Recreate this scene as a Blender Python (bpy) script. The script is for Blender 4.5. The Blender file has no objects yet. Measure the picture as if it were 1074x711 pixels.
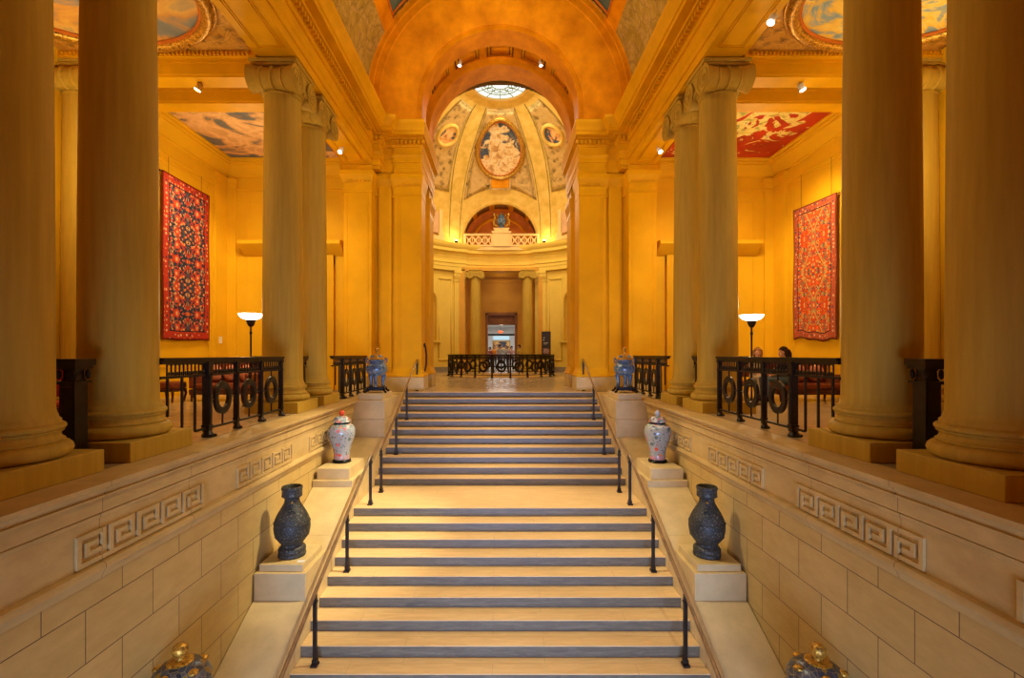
import bpy, bmesh, math, random
from mathutils import Vector, Matrix
random.seed(7)
PI = math.pi
S = bpy.context.scene
COL = S.collection
EYE = 1.098
def R(d): return math.radians(d)

# ------------------------------------------------------------------ mesh builder
class MB:
    def __init__(self):
        self.v = []; self.f = []; self.m = []; self.mi = 0; self.M = None; self.uv = None
    def add(self, vs, fs, mi=None):
        o = len(self.v)
        if self.M is not None: vs = [tuple(self.M @ Vector(p)) for p in vs]
        self.v += [tuple(p) for p in vs]
        self.f += [tuple(i + o for i in f) for f in fs]
        self.m += [self.mi if mi is None else mi] * len(fs)
        return self
    def box(self, x0, x1, y0, y1, z0, z1, mi=None):
        x0, x1 = min(x0, x1), max(x0, x1); y0, y1 = min(y0, y1), max(y0, y1)
        vs = [(x0,y0,z0),(x1,y0,z0),(x1,y1,z0),(x0,y1,z0),(x0,y0,z1),(x1,y0,z1),(x1,y1,z1),(x0,y1,z1)]
        return self.add(vs, [(0,3,2,1),(4,5,6,7),(0,1,5,4),(1,2,6,5),(2,3,7,6),(3,0,4,7)], mi)
    def lathe(self, prof, seg=32, c=(0,0,0), a0=0, a1=2*PI, cap=True, mi=None, sx=1, sy=1):
        full = abs(a1 - a0 - 2*PI) < 1e-6
        n = seg if full else seg + 1
        vs = []; fs = []
        for k in range(n):
            a = a0 + (a1 - a0) * k / seg
            for r, z in prof: vs.append((c[0] + r*math.cos(a)*sx, c[1] + r*math.sin(a)*sy, c[2] + z))
        L = len(prof)
        for k in range(seg):
            k2 = (k + 1) % n
            for j in range(L - 1):
                fs.append((k*L+j, k2*L+j, k2*L+j+1, k*L+j+1))
        if full and cap:
            if prof[0][0] > 1e-5: fs.append(tuple(k*L for k in range(n))[::-1])
            if prof[-1][0] > 1e-5: fs.append(tuple(k*L+L-1 for k in range(n)))
        return self.add(vs, fs, mi)
    def rod(self, p, q, r0, r1=None, seg=10, mi=None, caps=True):
        r1 = r0 if r1 is None else r1
        return self.tube([p, q], [r0, r1], seg, mi=mi, caps=caps)
    def tube(self, pts, r, seg=8, closed=False, mi=None, caps=True, flat=None):
        pts = [Vector(p) for p in pts]; n = len(pts)
        rr = r if isinstance(r, (list, tuple)) else [r]*n
        vs = []; fs = []; up = None
        for i, p in enumerate(pts):
            if closed: t = pts[(i+1) % n] - pts[i-1]
            else: t = pts[min(i+1, n-1)] - pts[max(i-1, 0)]
            t.normalize()
            if up is None:
                up = Vector((0,0,1)) if abs(t.z) < .9 else Vector((1,0,0))
            u = t.cross(up)
            if u.length < 1e-5: u = t.cross(Vector((0,1,0)))
            u.normalize(); w = u.cross(t).normalized(); up = w
            for k in range(seg):
                a = 2*PI*k/seg + (PI/seg if seg == 4 else 0)
                vs.append(p + u*math.cos(a)*rr[i]*(flat or 1) + w*math.sin(a)*rr[i])
        m = n if closed else n-1
        for i in range(m):
            j = (i+1) % n
            for k in range(seg):
                k2 = (k+1) % seg
                fs.append((i*seg+k, i*seg+k2, j*seg+k2, j*seg+k))
        if not closed and caps:
            fs.append(tuple(range(seg))[::-1]); fs.append(tuple((n-1)*seg+k for k in range(seg)))
        return self.add(vs, fs, mi)
    def prism(self, pts, axis, a, b, mi=None):
        # pts 2-D polygon, extruded along axis between a and b: axis x -> (y,z), y -> (x,z), z -> (x,y)
        def P(p, t):
            return {'x': (t, p[0], p[1]), 'y': (p[0], t, p[1]), 'z': (p[0], p[1], t)}[axis]
        n = len(pts)
        vs = [P(p, a) for p in pts] + [P(p, b) for p in pts]
        fs = [tuple(range(n)), tuple(range(n, 2*n))[::-1]] + [(i, (i+1) % n, n+(i+1) % n, n+i) for i in range(n)]
        return self.add(vs, fs, mi)
    def ell(self, c, rx, ry, rz, seg=16, rings=10, mi=None):
        prof = [(math.sin(PI*j/rings), -math.cos(PI*j/rings)) for j in range(rings+1)]
        vs = [(c[0], c[1], c[2]-rz)]; fs = []
        for j in range(1, rings):
            for k in range(seg):
                a = 2*PI*k/seg
                vs.append((c[0]+rx*prof[j][0]*math.cos(a), c[1]+ry*prof[j][0]*math.sin(a), c[2]+rz*prof[j][1]))
        vs.append((c[0], c[1], c[2]+rz)); T = len(vs)-1
        for k in range(seg):
            k2 = (k+1) % seg
            fs.append((0, 1+k2, 1+k))
            for j in range(rings-2):
                a = 1+j*seg
                fs.append((a+k, a+k2, a+seg+k2, a+seg+k))
            a = 1+(rings-2)*seg
            fs.append((a+k, a+k2, T))
        return self.add(vs, fs, mi)
    def grid(self, fn, nu, nv, mi=None, skip=None):
        vs = [fn(i/nu, j/nv) for j in range(nv+1) for i in range(nu+1)]
        fs = []
        for j in range(nv):
            for i in range(nu):
                if skip and skip((i+.5)/nu, (j+.5)/nv): continue
                a = j*(nu+1)+i
                fs.append((a, a+1, a+nu+2, a+nu+1))
        return self.add(vs, fs, mi)
    def build(self, name, mats, parent=None, loc=None, sharp=38, bevel=0, normals=True, solid=0):
        if not isinstance(mats, (list, tuple)): mats = [mats]
        me = bpy.data.meshes.new(name)
        me.from_pydata(self.v, [], self.f)
        for m in mats: me.materials.append(m)
        for p, i in zip(me.polygons, self.m): p.material_index = min(i, len(mats)-1); p.use_smooth = True
        if self.uv:
            l = me.uv_layers.new(name='UVMap')
            for lp in me.loops: l.data[lp.index].uv = self.uv[lp.vertex_index]
        if normals:
            bm = bmesh.new(); bm.from_mesh(me)
            bmesh.ops.recalc_face_normals(bm, faces=bm.faces); bm.to_mesh(me); bm.free()
        me.set_sharp_from_angle(angle=R(sharp)); me.update()
        o = bpy.data.objects.new(name, me); COL.objects.link(o)
        if parent is not None: o.parent = parent
        if loc: o.location = loc
        if solid:
            s = o.modifiers.new('thick', 'SOLIDIFY'); s.thickness = solid; s.offset = 0
        if bevel:
            b = o.modifiers.new('bevel', 'BEVEL'); b.width = bevel; b.segments = 2; b.limit_method = 'ANGLE'
        return o

def tag(o, label, cat, group=None):
    o['label'] = label; o['category'] = cat
    if group: o['group'] = group
    return o
def struct(o):
    o['kind'] = 'structure'; return o
def thing(name, label, cat, loc=(0,0,0), rz=0, group=None):
    o = bpy.data.objects.new(name, None); COL.objects.link(o)
    o.empty_display_size = .2
    o.location = loc; o.rotation_euler = (0, 0, rz)
    return tag(o, label, cat, group)
def copy_tree(o, parent=None):
    c = o.copy(); COL.objects.link(c)
    if parent is not None: c.parent = parent
    for ch in list(o.children): copy_tree(ch, c)
    return c
def dup(o, loc, rz, label, group=None):
    c = copy_tree(o); c.location = loc; c.rotation_euler = (0, 0, rz); c['label'] = label
    if group: c['group'] = group
    return c

def offset_path(path, off, scales, s0=1):
    """offset an open plan polyline to its left by off*scale per segment"""
    n = len(path); lines = []
    for i in range(n-1):
        a = Vector(path[i]); b = Vector(path[i+1]); d = (b-a).normalized()
        nrm = Vector((-d.y, d.x)); o = off*scales[i]
        lines.append((a+nrm*o, d))
    out = [lines[0][0]]
    for i in range(1, n-1):
        (p, d), (q, e) = lines[i-1], lines[i]
        den = d.x*e.y - d.y*e.x
        if abs(den) < 1e-6: out.append(q)
        else:
            t = ((q.x-p.x)*e.y - (q.y-p.y)*e.x)/den
            out.append(p + d*t)
    p, d = lines[-1]
    out.append(p + d*((Vector(path[-1])-Vector(path[-2])).length))
    return out
def sweep(mb, path, prof, scales=None, sx=1, mi=None):
    scales = scales or [1]*(len(path)-1)
    rows = [[(p.x*sx, p.y, z) for p in offset_path(path, o, scales)] for o, z in prof]
    n = len(path); vs = [p for r in rows for p in r]; fs = []
    for j in range(len(prof)-1):
        for i in range(n-1):
            fs.append((j*n+i, j*n+i+1, (j+1)*n+i+1, (j+1)*n+i))
    mb.add(vs, fs, mi)

# ------------------------------------------------------------------ materials
class NT:
    def __init__(self, name):
        self.mat = bpy.data.materials.new(name); self.mat.use_nodes = True
        self.t = self.mat.node_tree; self.n = self.t.nodes; self.l = self.t.links
        self.b = self.n['Principled BSDF']
    def set(self, sock, v):
        if hasattr(v, 'is_linked') or hasattr(v, 'links'): self.l.new(v, sock)
        elif isinstance(v, (tuple, list)) and len(v) == 3 and sock.type == 'RGBA': sock.default_value = (*v, 1)
        else: sock.default_value = v
    def math(self, op, a, b=0, c=0, clamp=False):
        n = self.n.new('ShaderNodeMath'); n.operation = op; n.use_clamp = clamp
        for i, v in enumerate((a, b, c)): self.set(n.inputs[i], v)
        return n.outputs[0]
    def pos(self, scale=(1,1,1), loc=(0,0,0), kind='Object', rot=(0,0,0)):
        if kind == 'World': o = self.n.new('ShaderNodeNewGeometry').outputs['Position']
        else: o = self.n.new('ShaderNodeTexCoord').outputs[kind]
        m = self.n.new('ShaderNodeMapping'); self.l.new(o, m.inputs[0])
        m.inputs['Scale'].default_value = scale; m.inputs['Location'].default_value = loc; m.inputs['Rotation'].default_value = rot
        return m.outputs[0]
    def noise(self, vec, scale=5, detail=4, rough=.55, dist=0, out=0):
        n = self.n.new('ShaderNodeTexNoise'); self.l.new(vec, n.inputs['Vector'])
        n.inputs['Scale'].default_value = scale; n.inputs['Detail'].default_value = detail
        n.inputs['Roughness'].default_value = rough; n.inputs['Distortion'].default_value = dist
        return n.outputs[out]
    def voro(self, vec, scale=5, feat='F1', out='Distance', rnd=1):
        n = self.n.new('ShaderNodeTexVoronoi'); n.feature = feat; self.l.new(vec, n.inputs['Vector'])
        n.inputs['Scale'].default_value = scale; n.inputs['Randomness'].default_value = rnd
        return n.outputs[out]
    def ramp(self, fac, stops, interp='LINEAR'):
        n = self.n.new('ShaderNodeValToRGB'); n.color_ramp.interpolation = interp
        e = n.color_ramp.elements
        while len(e) < len(stops): e.new(.5)
        for el, (p, c) in zip(e, stops):
            el.position = p; el.color = (*c, 1) if len(c) == 3 else c
        self.set(n.inputs[0], fac); return n.outputs[0]
    def mix(self, fac, a, b, mode='MIX'):
        n = self.n.new('ShaderNodeMix'); n.data_type = 'RGBA'; n.blend_type = mode
        self.set(n.inputs[0], fac); self.set(n.inputs[6], a); self.set(n.inputs[7], b)
        return n.outputs[2]
    def sep(self, vec):
        n = self.n.new('ShaderNodeSeparateXYZ'); self.l.new(vec, n.inputs[0]); return n.outputs
    def comb(self, x, y, z=0):
        n = self.n.new('ShaderNodeCombineXYZ')
        for i, v in enumerate((x, y, z)): self.set(n.inputs[i], v)
        return n.outputs[0]
    def brick(self, vec, w, h, mortar=.006, off=.5, c1=(1,1,1), c2=(1,1,1), cm=(0,0,0)):
        n = self.n.new('ShaderNodeTexBrick'); self.l.new(vec, n.inputs['Vector'])
        n.offset = off; n.inputs['Scale'].default_value = 1
        n.inputs['Brick Width'].default_value = w; n.inputs['Row Height'].default_value = h
        n.inputs['Mortar Size'].default_value = mortar; n.inputs['Mortar Smooth'].default_value = .3
        n.inputs['Color1'].default_value = (*c1, 1); n.inputs['Color2'].default_value = (*c2, 1); n.inputs['Mortar'].default_value = (*cm, 1)
        return n.outputs['Color'], n.outputs['Fac']
    def bump(self, h, strength=.2, dist=.02):
        n = self.n.new('ShaderNodeBump'); n.inputs['Strength'].default_value = strength; n.inputs['Distance'].default_value = dist
        self.set(n.inputs['Height'], h); self.l.new(n.outputs[0], self.b.inputs['Normal'])
    def fin(self, color, rough=.6, metal=0, spec=None, emit=None, es=0):
        self.set(self.b.inputs['Base Color'], color); self.set(self.b.inputs['Roughness'], rough)
        self.b.inputs['Metallic'].default_value = metal
        if spec is not None: self.b.inputs['Specular IOR Level'].default_value = spec
        if emit is not None:
            self.set(self.b.inputs['Emission Color'], emit); self.b.inputs['Emission Strength'].default_value = es
        return self.mat
def sc(c, k): return tuple(min(1, v*k) for v in c)
def mottled(name, c, var=.18, scale=1.5, rough=.6, stretch=(1,1,1), metal=0, bump=0, c2=None, kind='World', spec=.12):
    t = NT(name); v = t.pos(stretch, kind=kind)
    n = t.noise(v, scale, 6, .6)
    col = t.ramp(n, [(.3, sc(c, 1-var)), (.7, c2 or sc(c, 1+var))])
    if bump: t.bump(t.noise(v, scale*12, 4), bump, .01)
    return t.fin(col, rough, metal, spec)

LIME = (.52, .36, .17)
def m_blocks():
    t = NT('limestone_blocks'); p = t.sep(t.pos(kind='World'))
    v = t.comb(t.math('ADD', p[1], 20.42), t.math('ADD', p[2], 9.15))
    bc, bf = t.brick(v, .79, .45, .005, .5, (.55,.375,.115), (.475,.315,.09), (.17,.105,.045))
    n = t.noise(t.pos((1,1,3), kind='World'), 3, 6, .65)
    col = t.mix(.35, bc, t.ramp(n, [(.3, (.41,.265,.08)), (.7, (.63,.445,.165))]), 'MIX')
    col = t.mix(bf, col, (.15,.09,.04))
    t.bump(t.math('SUBTRACT', 1, bf), .4, .01)
    return t.fin(col, .62, 0, .3)
def m_ledge():
    t = NT('limestone_ledge'); p = t.sep(t.pos(kind='World'))
    v = t.comb(t.math('ADD', p[1], 20.6), t.math('ADD', p[2], 9.0))
    bc, bf = t.brick(v, 1.21, 20, .004, .5, (1,1,1), (1,1,1), (0,0,0))
    n = t.noise(t.pos((1,1,2), kind='World'), 2.2, 7, .65)
    col = t.ramp(n, [(.3, (.45,.30,.10)), (.7, (.60,.42,.155))])
    col = t.mix(bf, col, (.2,.125,.06))
    return t.fin(col, .55, 0, .35)
def m_tread():
    t = NT('tan_tread_stone'); p = t.sep(t.pos(kind='World'))
    v = t.comb(t.math('ADD', p[0], 20.3), t.math('MULTIPLY', p[1], 1))
    bc, bf = t.brick(v, 1.9, .342, .004, .37)
    n = t.noise(t.pos((.6,4,1), kind='World'), 4, 8, .6, 1.0)
    col = t.ramp(n, [(.3, (.66,.445,.195)), (.7, (.80,.57,.275))])
    col = t.mix(t.math('MULTIPLY', bf, .45), col, (.4,.25,.12))
    return t.fin(col, .38, 0, .4)
def m_riser():
    t = NT('shaded_riser_limestone')  # same limestone as the treads; its shaded grey look is in the colour
    n = t.noise(t.pos((.7,1,9), kind='World'), 3, 8, .62, 1.5)
    n2 = t.noise(t.pos((1,1,6), loc=(3,1,2), kind='World'), 2.2, 6, .6, 2.5)
    col = t.ramp(n, [(.25, (.095,.082,.050)), (.5, (.155,.135,.082)), (.75, (.235,.205,.125))])
    vein = t.ramp(n2, [(.47, (0,0,0)), (.5, (.8,.8,.8)), (.53, (0,0,0))])
    col = t.mix(t.math('MULTIPLY', vein, .55), col, (.07,.065,.07))
    return t.fin(col, .4, 0, .4)
def m_column():
    t = NT('column_limestone')
    n = t.noise(t.pos((5,5,.35), kind='World'), 3, 7, .6)
    n2 = t.noise(t.pos(kind='World'), 1.3, 5, .6)
    col = t.ramp(n, [(.25, (.44,.282,.032)), (.75, (.60,.40,.058))])
    col = t.mix(t.math('MULTIPLY', n2, .5), col, (.50,.325,.045))
    return t.fin(col, .6, 0, .12)
def m_floor():
    t = NT('polished_stone_floor'); p = t.sep(t.pos(kind='World'))
    bc, bf = t.brick(t.comb(t.math('ADD', p[0], 40), t.math('ADD', p[1], 40)), 1.2, 1.2, .006, .5, (.46,.33,.16), (.40,.285,.135), (.25,.18,.1))
    n = t.noise(t.pos(kind='World'), 2, 7, .6, 1)
    col = t.mix(.4, bc, t.ramp(n, [(.3, (.36,.26,.14)), (.7, (.6,.45,.27))]))
    return t.fin(col, .22, 0, .5)
M = {}
M['blocks'] = m_blocks(); M['ledge'] = m_ledge(); M['tread'] = m_tread(); M['riser'] = m_riser()
M['column'] = m_column(); M['floor'] = m_floor()
M['stone'] = mottled('pedestal_limestone', (.60,.45,.20), .12, 3, .5, spec=.3)
M['relief'] = mottled('carved_limestone', (.50,.34,.16), .12, 3, .6)
M['groove'] = mottled('shadowed_groove_stone', (.17,.105,.045), .1, 3, .8)
M['yellow'] = mottled('ochre_plaster', (.74,.37,.003), .10, .8, .55)
M['gallery'] = mottled('gallery_ochre_plaster', (.74,.42,.012), .08, .8, .6)
M['orange'] = mottled('mottled_orange_plaster', (.74,.25,.002), .22, 1.6, .6, c2=(.90,.36,.004))
M['entab'] = mottled('golden_yellow_moulding', (.76,.39,.004), .10, 1.5, .5)
M['pale'] = mottled('pale_yellow_plaster', (.86,.60,.22), .10, 1.2, .6)
M['dome'] = mottled('dome_yellow_plaster', (.80,.50,.07), .18, 2.2, .6, c2=(.88,.60,.14))
M['drum'] = mottled('rotunda_yellow_wall', (.84,.60,.10), .06, 1, .6)
M['vest'] = mottled('vestibule_ochre', (.72,.38,.05), .08, 1, .6)
M['dado'] = mottled('grey_stone_dado', (.30,.26,.2), .15, 3, .5)
def m_gold():
    t = NT('worn_gilding'); v = t.pos(); n = t.noise(v, 22, 5, .7, 1)
    t.bump(n, .5, .01)
    return t.fin(t.ramp(n, [(.36, (.10,.055,.012)), (.5, (.55,.29,.03)), (.66, (.85,.50,.07))]), .36, .6, .5)
M['gold'] = m_gold()
M['rust'] = mottled('rust_red_plaster', (.60,.17,.02), .25, 2, .6)
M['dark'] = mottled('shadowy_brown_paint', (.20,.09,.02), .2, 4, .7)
M['iron'] = mottled('dark_bronze_metal', (.035,.028,.022), .3, 8, .38, metal=.75, kind='Object', spec=.5)
M['rail'] = mottled('worn_brown_rail_metal', (.36,.27,.17), .25, 6, .28, metal=.8, kind='Object', spec=.5)
M['leather'] = mottled('red_brown_leather', (.20,.05,.02), .25, 6, .4, kind='Object')
M['rose'] = mottled('dusty_rose_cushion', (.50,.20,.12), .2, 9, .7, kind='Object')
M['blush'] = mottled('blush_plaster', (.72,.44,.22), .1, 3, .7)
M['redcloth'] = mottled('crimson_upholstery', (.42,.03,.02), .25, 9, .7, kind='Object')
M['wood'] = mottled('dark_mahogany', (.09,.03,.014), .3, 9, .35, kind='Object')
M['white'] = mottled('white_painted_metal', (.75,.74,.70), .05, 5, .4, kind='Object')
M['black'] = mottled('black_lacquer', (.012,.010,.010), .3, 9, .25, kind='Object')
M['corr'] = mottled('corridor_white_wall', (.78,.76,.74), .05, 1, .6)
M['doorwood'] = mottled('brown_door_wood', (.34,.16,.06), .2, 4, .45)

def m_emit(name, c, s):
    t = NT(name); return t.fin(sc(c, .15), .4, 0, None, c, s)
M['lampglow'] = m_emit('lit_white_lamp_glass', (1, .86, .68), 9)
M['spotglow'] = m_emit('lit_spot_lens', (1, .92, .8), 14)
M['sky'] = m_emit('daylit_skylight_glass', (.93, 1, .93), 1.15)
M['redglow'] = m_emit('lit_red_orange_sign', (1, .10, .01), 1.6)
M['screen'] = m_emit('lit_pale_blue_panel', (.60, .88, 1), .75)

def m_olive():
    t = NT('olive_grisaille_mural'); v = t.pos(kind='World')
    n = t.noise(v, 1.4, 5, .6, 1.5)
    base = t.ramp(n, [(.3, (.32,.21,.02)), (.7, (.50,.35,.06))])
    w = t.mix(.12, v, t.noise(v, 3, 3, .5, 0, 1), 'LINEAR_LIGHT')
    d = t.voro(w, 2.6, 'DISTANCE_TO_EDGE')
    line = t.ramp(d, [(0, (1,1,1)), (.03, (.6,.6,.6)), (.06, (0,0,0))])
    hi = t.ramp(t.noise(v, 2.5, 2, .4, 2, 0), [(.5, (0,0,0)), (.56, (.5,.5,.5)), (.7, (0,0,0))])
    col = t.mix(hi, base, (.62,.42,.20)); col = t.mix(t.math('MULTIPLY', line, .6), col, (.19,.11,.05))
    return t.fin(col, .7)
M['olive'] = m_olive()
def m_paint(name, stops, scale=1.2, dist=2.0, kind='World', loc=(0,0,0), detail=6, stretch=(1,1,1), interp='LINEAR'):
    t = NT(name); v = t.pos(stretch, loc, kind)
    n = t.noise(v, scale, detail, .58, dist)
    return t.fin(t.ramp(n, stops, interp), .6)
def m_clouds():
    t = NT('painted_cloud_sky'); v = t.pos(kind='World'); p = t.sep(v)
    n = t.noise(v, .85, 6, .55, .5)
    dx = t.math('SUBTRACT', p[0], -6.6); dy = t.math('SUBTRACT', p[1], 12.6)
    g = t.math('SQRT', t.math('ADD', t.math('MULTIPLY', dx, dx), t.math('MULTIPLY', dy, dy)))
    f = t.math('SUBTRACT', n, t.math('MULTIPLY', t.math('SUBTRACT', g, .8), .05))
    col = t.ramp(f, [(.34, (.10,.12,.15)), (.43, (.17,.18,.20)), (.455, (.60,.34,.14)), (.52, (.84,.56,.28)), (.57, (.62,.36,.16)), (.63, (.92,.66,.28)), (.72, (.98,.82,.40))])
    w = t.noise(t.pos((1, 2.5, 1), kind='World'), 2.2, 5, .6, 1.2)
    col = t.mix(t.ramp(w, [(.55, (0,0,0)), (.75, (.55,.55,.55))]), col, (.55,.26,.12))
    return t.fin(col, .6)
M['clouds'] = m_clouds()
M['fresco'] = m_paint('painted_blue_grey_fresco', [(.3, (.14,.18,.22)), (.46, (.22,.24,.24)), (.52, (.62,.30,.06)), (.6, (.75,.46,.10)), (.68, (.30,.28,.22)), (.8, (.16,.17,.2))], .6, 1.5)
M['fresco2'] = m_paint('painted_yellow_blue_fresco', [(.32, (.16,.26,.36)), (.44, (.32,.42,.48)), (.49, (.86,.56,.06)), (.56, (.92,.70,.18)), (.63, (.28,.40,.46)), (.72, (.88,.58,.08)), (.8, (.2,.28,.34))], .95, 2.4)
M['vaultblue'] = m_paint('blue_green_vault_painting', [(.35, (.05,.10,.11)), (.55, (.09,.16,.16)), (.62, (.60,.22,.03)), (.75, (.5,.2,.04))], .7, .8)
M['ornament'] = None
def m_orn(name, a, b, scale):
    t = NT(name); v = t.pos(kind='World')
    w = t.mix(.10, v, t.noise(v, 4, 3, .5, 0, 1), 'LINEAR_LIGHT')
    d = t.voro(w, scale, 'SMOOTH_F1'); n = t.noise(v, scale*1.5, 4, .6, 2)
    h = t.math('ADD', t.math('MULTIPLY', d, 1.2), n)
    t.bump(h, .9, .05)
    return t.fin(t.ramp(h, [(.55, a), (1.0, b)]), .4, .2, .5)
M['ornament'] = m_orn('gilded_scroll_relief', (.20,.085,.012), (.72,.38,.05), 5)
def m_redceil():
    t = NT('red_painted_ceiling'); v = t.pos(kind='World')
    p = t.sep(v)
    dx = t.math('DIVIDE', t.math('SUBTRACT', p[0], 5.6), 1.75); dy = t.math('DIVIDE', t.math('SUBTRACT', p[1], 12.2), 1.35)
    rad = t.math('SQRT', t.math('ADD', t.math('MULTIPLY', dx, dx), t.math('MULTIPLY', dy, dy)))
    n = t.noise(v, 1.25, 5, .55, 2.6)
    f = t.math('SUBTRACT', n, t.math('MULTIPLY', rad, .16))
    red = t.ramp(t.noise(v, 1.0, 5, .6), [(.3, (.30,.015,.008)), (.7, (.62,.045,.012))])
    fig = t.ramp(t.noise(v, 2.3, 5, .6, 2), [(.35, (.30,.34,.10)), (.46, (.72,.58,.14)), (.6, (.88,.74,.30)), (.72, (.30,.36,.22))])
    mask = t.ramp(f, [(.35, (0,0,0)), (.37, (1,1,1))])
    return t.fin(t.mix(mask, red, fig), .5)
M['redceil'] = m_redceil()
def m_domeoval():
    t = NT('oval_dome_painting'); v = t.pos(kind='World'); p = t.sep(v)
    n = t.noise(v, 1.5, 4, .55, .6); n2 = t.noise(v, 3.2, 4, .6, .8)
    dx = t.math('DIVIDE', p[0], 1.15); dz = t.math('DIVIDE', t.math('SUBTRACT', p[2], 12.35), 1.35)
    rad = t.math('SQRT', t.math('ADD', t.math('MULTIPLY', dx, dx), t.math('MULTIPLY', dz, dz)))
    f = t.math('SUBTRACT', t.math('ADD', n, .36), t.math('MULTIPLY', rad, .40))
    back = t.ramp(n2, [(.38, (.03,.05,.09)), (.52, (.07,.09,.11)), (.60, (.16,.13,.08)), (.66, (.50,.24,.05))])
    fig = t.ramp(n2, [(.32, (.42,.20,.05)), (.45, (.70,.42,.13)), (.56, (.88,.66,.33)), (.68, (.50,.32,.13))])
    col = t.mix(t.ramp(f, [(.50, (0,0,0)), (.53, (1,1,1))]), back, fig)
    return t.fin(col, .6)
M['domeoval'] = m_domeoval()
M['grisaille'] = m_orn('grey_gold_grisaille', (.22,.135,.035), (.66,.43,.13), 3.2)
M['roundel'] = m_paint('roundel_painting', [(.38, (.05,.08,.13)), (.46, (.09,.10,.12)), (.5, (.72,.30,.06)), (.62, (.86,.55,.2))], 1.6, 1.2)

def m_rug(name, field, pal, border, bpal, cells, med, med_a):
    t = NT(name); uv = t.n.new('ShaderNodeTexCoord').outputs['UV']; s = t.sep(uv)
    W, H = 1.9, 4.1
    a = t.math('MULTIPLY', t.math('ABSOLUTE', t.math('SUBTRACT', s[0], .5)), W)          # metres from centre line
    b = t.math('MULTIPLY', t.math('PINGPONG', s[1], .5/med), H)                           # mirrored motif repeat
    vv = t.comb(a, b, 0)
    w = t.mix(.02, vv, t.noise(vv, 9, 2, .5, 0, 1), 'LINEAR_LIGHT')
    n = t.noise(vv, 9, 2, .6, 0)
    fine = t.sep(t.voro(w, cells*2.6, 'F1', 'Color', .9)); fd = t.voro(w, cells*2.6, 'DISTANCE_TO_EDGE', 'Distance', .9)
    col = t.ramp(fine[0], [(0, field), (.34, pal[1][1]), (.46, pal[0][1]), (.60, sc(field, 1.6)), (.70, pal[2][1]), (.82, pal[4][1]), (.90, pal[5][1])], 'CONSTANT')
    col = t.mix(t.ramp(fd, [(.03, (1,1,1)), (.07, (0,0,0))]), col, sc(field, .7))
    cell = t.sep(t.voro(w, cells, 'F1', 'Color', .55)); d = t.voro(w, cells, 'F1', 'Distance', .55)
    motif = t.ramp(cell[0], pal, 'CONSTANT')
    ring = t.ramp(d, [(0, (1,1,1)), (.24, (1,1,1)), (.26, (0,0,0)), (.36, (0,0,0)), (.38, (1,1,1)), (.43, (1,1,1)), (.45, (0,0,0))])
    col = t.mix(ring, col, motif)
    eye = t.ramp(d, [(.0, (1,1,1)), (.10, (1,1,1)), (.12, (0,0,0))])
    col = t.mix(eye, col, t.ramp(cell[1], pal, 'CONSTANT'))
    # large repeating medallions
    mb_ = t.math('SUBTRACT', t.math('PINGPONG', t.math('ADD', b, .18), .34), .17)
    ma = t.math('SUBTRACT', a, med_a)
    md = t.math('SQRT', t.math('ADD', t.math('MULTIPLY', ma, ma), t.math('MULTIPLY', mb_, mb_)))
    md = t.math('ADD', md, t.math('MULTIPLY', t.math('SUBTRACT', n, .5), .06))
    col = t.mix(t.ramp(md, [(.085, (1,1,1)), (.10, (0,0,0))]), col, pal[3][1])
    col = t.mix(t.ramp(md, [(.035, (1,1,1)), (.045, (0,0,0))]), col, pal[2][1])
    # lattice of stepped medallion outlines
    lat = t.math('ABSOLUTE', t.math('SUBTRACT', t.math('ADD', t.math('DIVIDE', a, .62), t.math('DIVIDE', b, H*.5/med)), .85))
    col = t.mix(t.ramp(lat, [(.035, (.9,.9,.9)), (.055, (0,0,0))]), col, pal[-1][1])
    # border
    eu = t.math('SUBTRACT', W/2, a)
    ev = t.math('MULTIPLY', t.math('MINIMUM', s[1], t.math('SUBTRACT', 1, s[1])), H)
    e = t.math('MINIMUM', eu, ev)
    bc = t.sep(t.voro(t.comb(t.math('MULTIPLY', s[0], W), t.math('MULTIPLY', s[1], H)), 9, 'F1', 'Color', .35))
    bcol = t.mix(t.ramp(t.voro(t.comb(t.math('MULTIPLY', s[0], W), t.math('MULTIPLY', s[1], H)), 9, 'F1', 'Distance', .35), [(.28, (1,1,1)), (.33, (0,0,0))]), border, t.ramp(bc[0], bpal, 'CONSTANT'))
    inb = t.math('LESS_THAN', e, .24)
    col = t.mix(inb, col, bcol)
    line = t.math('MULTIPLY', t.math('GREATER_THAN', e, .215), t.math('LESS_THAN', e, .245))
    col = t.mix(line, col, (.03,.02,.03))
    line = t.math('LESS_THAN', e, .035)
    col = t.mix(line, col, sc(border, .45))
    t.bump(t.noise(vv, 60, 2), .3, .005)
    return t.fin(col, .9, 0, .1)
M['rugblue'] = m_rug('navy_field_rug', (.030,.030,.060), [(0, (.50,.04,.02)), (.22, (.05,.055,.10)), (.38, (.62,.34,.16)), (.52, (.55,.07,.03)), (.66, (.10,.12,.14)), (.78, (.62,.20,.05)), (.90, (.42,.05,.025))],
                     (.40,.035,.02), [(0, (.62,.36,.2)), (.4, (.05,.04,.06)), (.7, (.62,.28,.1))], 6.5, 3, .42)
M['rugred'] = m_rug('orange_red_field_rug', (.62,.075,.018), [(0, (.62,.16,.03)), (.2, (.07,.08,.13)), (.36, (.68,.42,.16)), (.52, (.60,.07,.02)), (.66, (.26,.25,.12)), (.80, (.62,.28,.04)), (.92, (.50,.33,.10))],
                    (.42,.09,.045), [(0, (.62,.42,.24)), (.45, (.09,.07,.10)), (.7, (.55,.16,.06))], 6.5, 2, 0)
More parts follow.
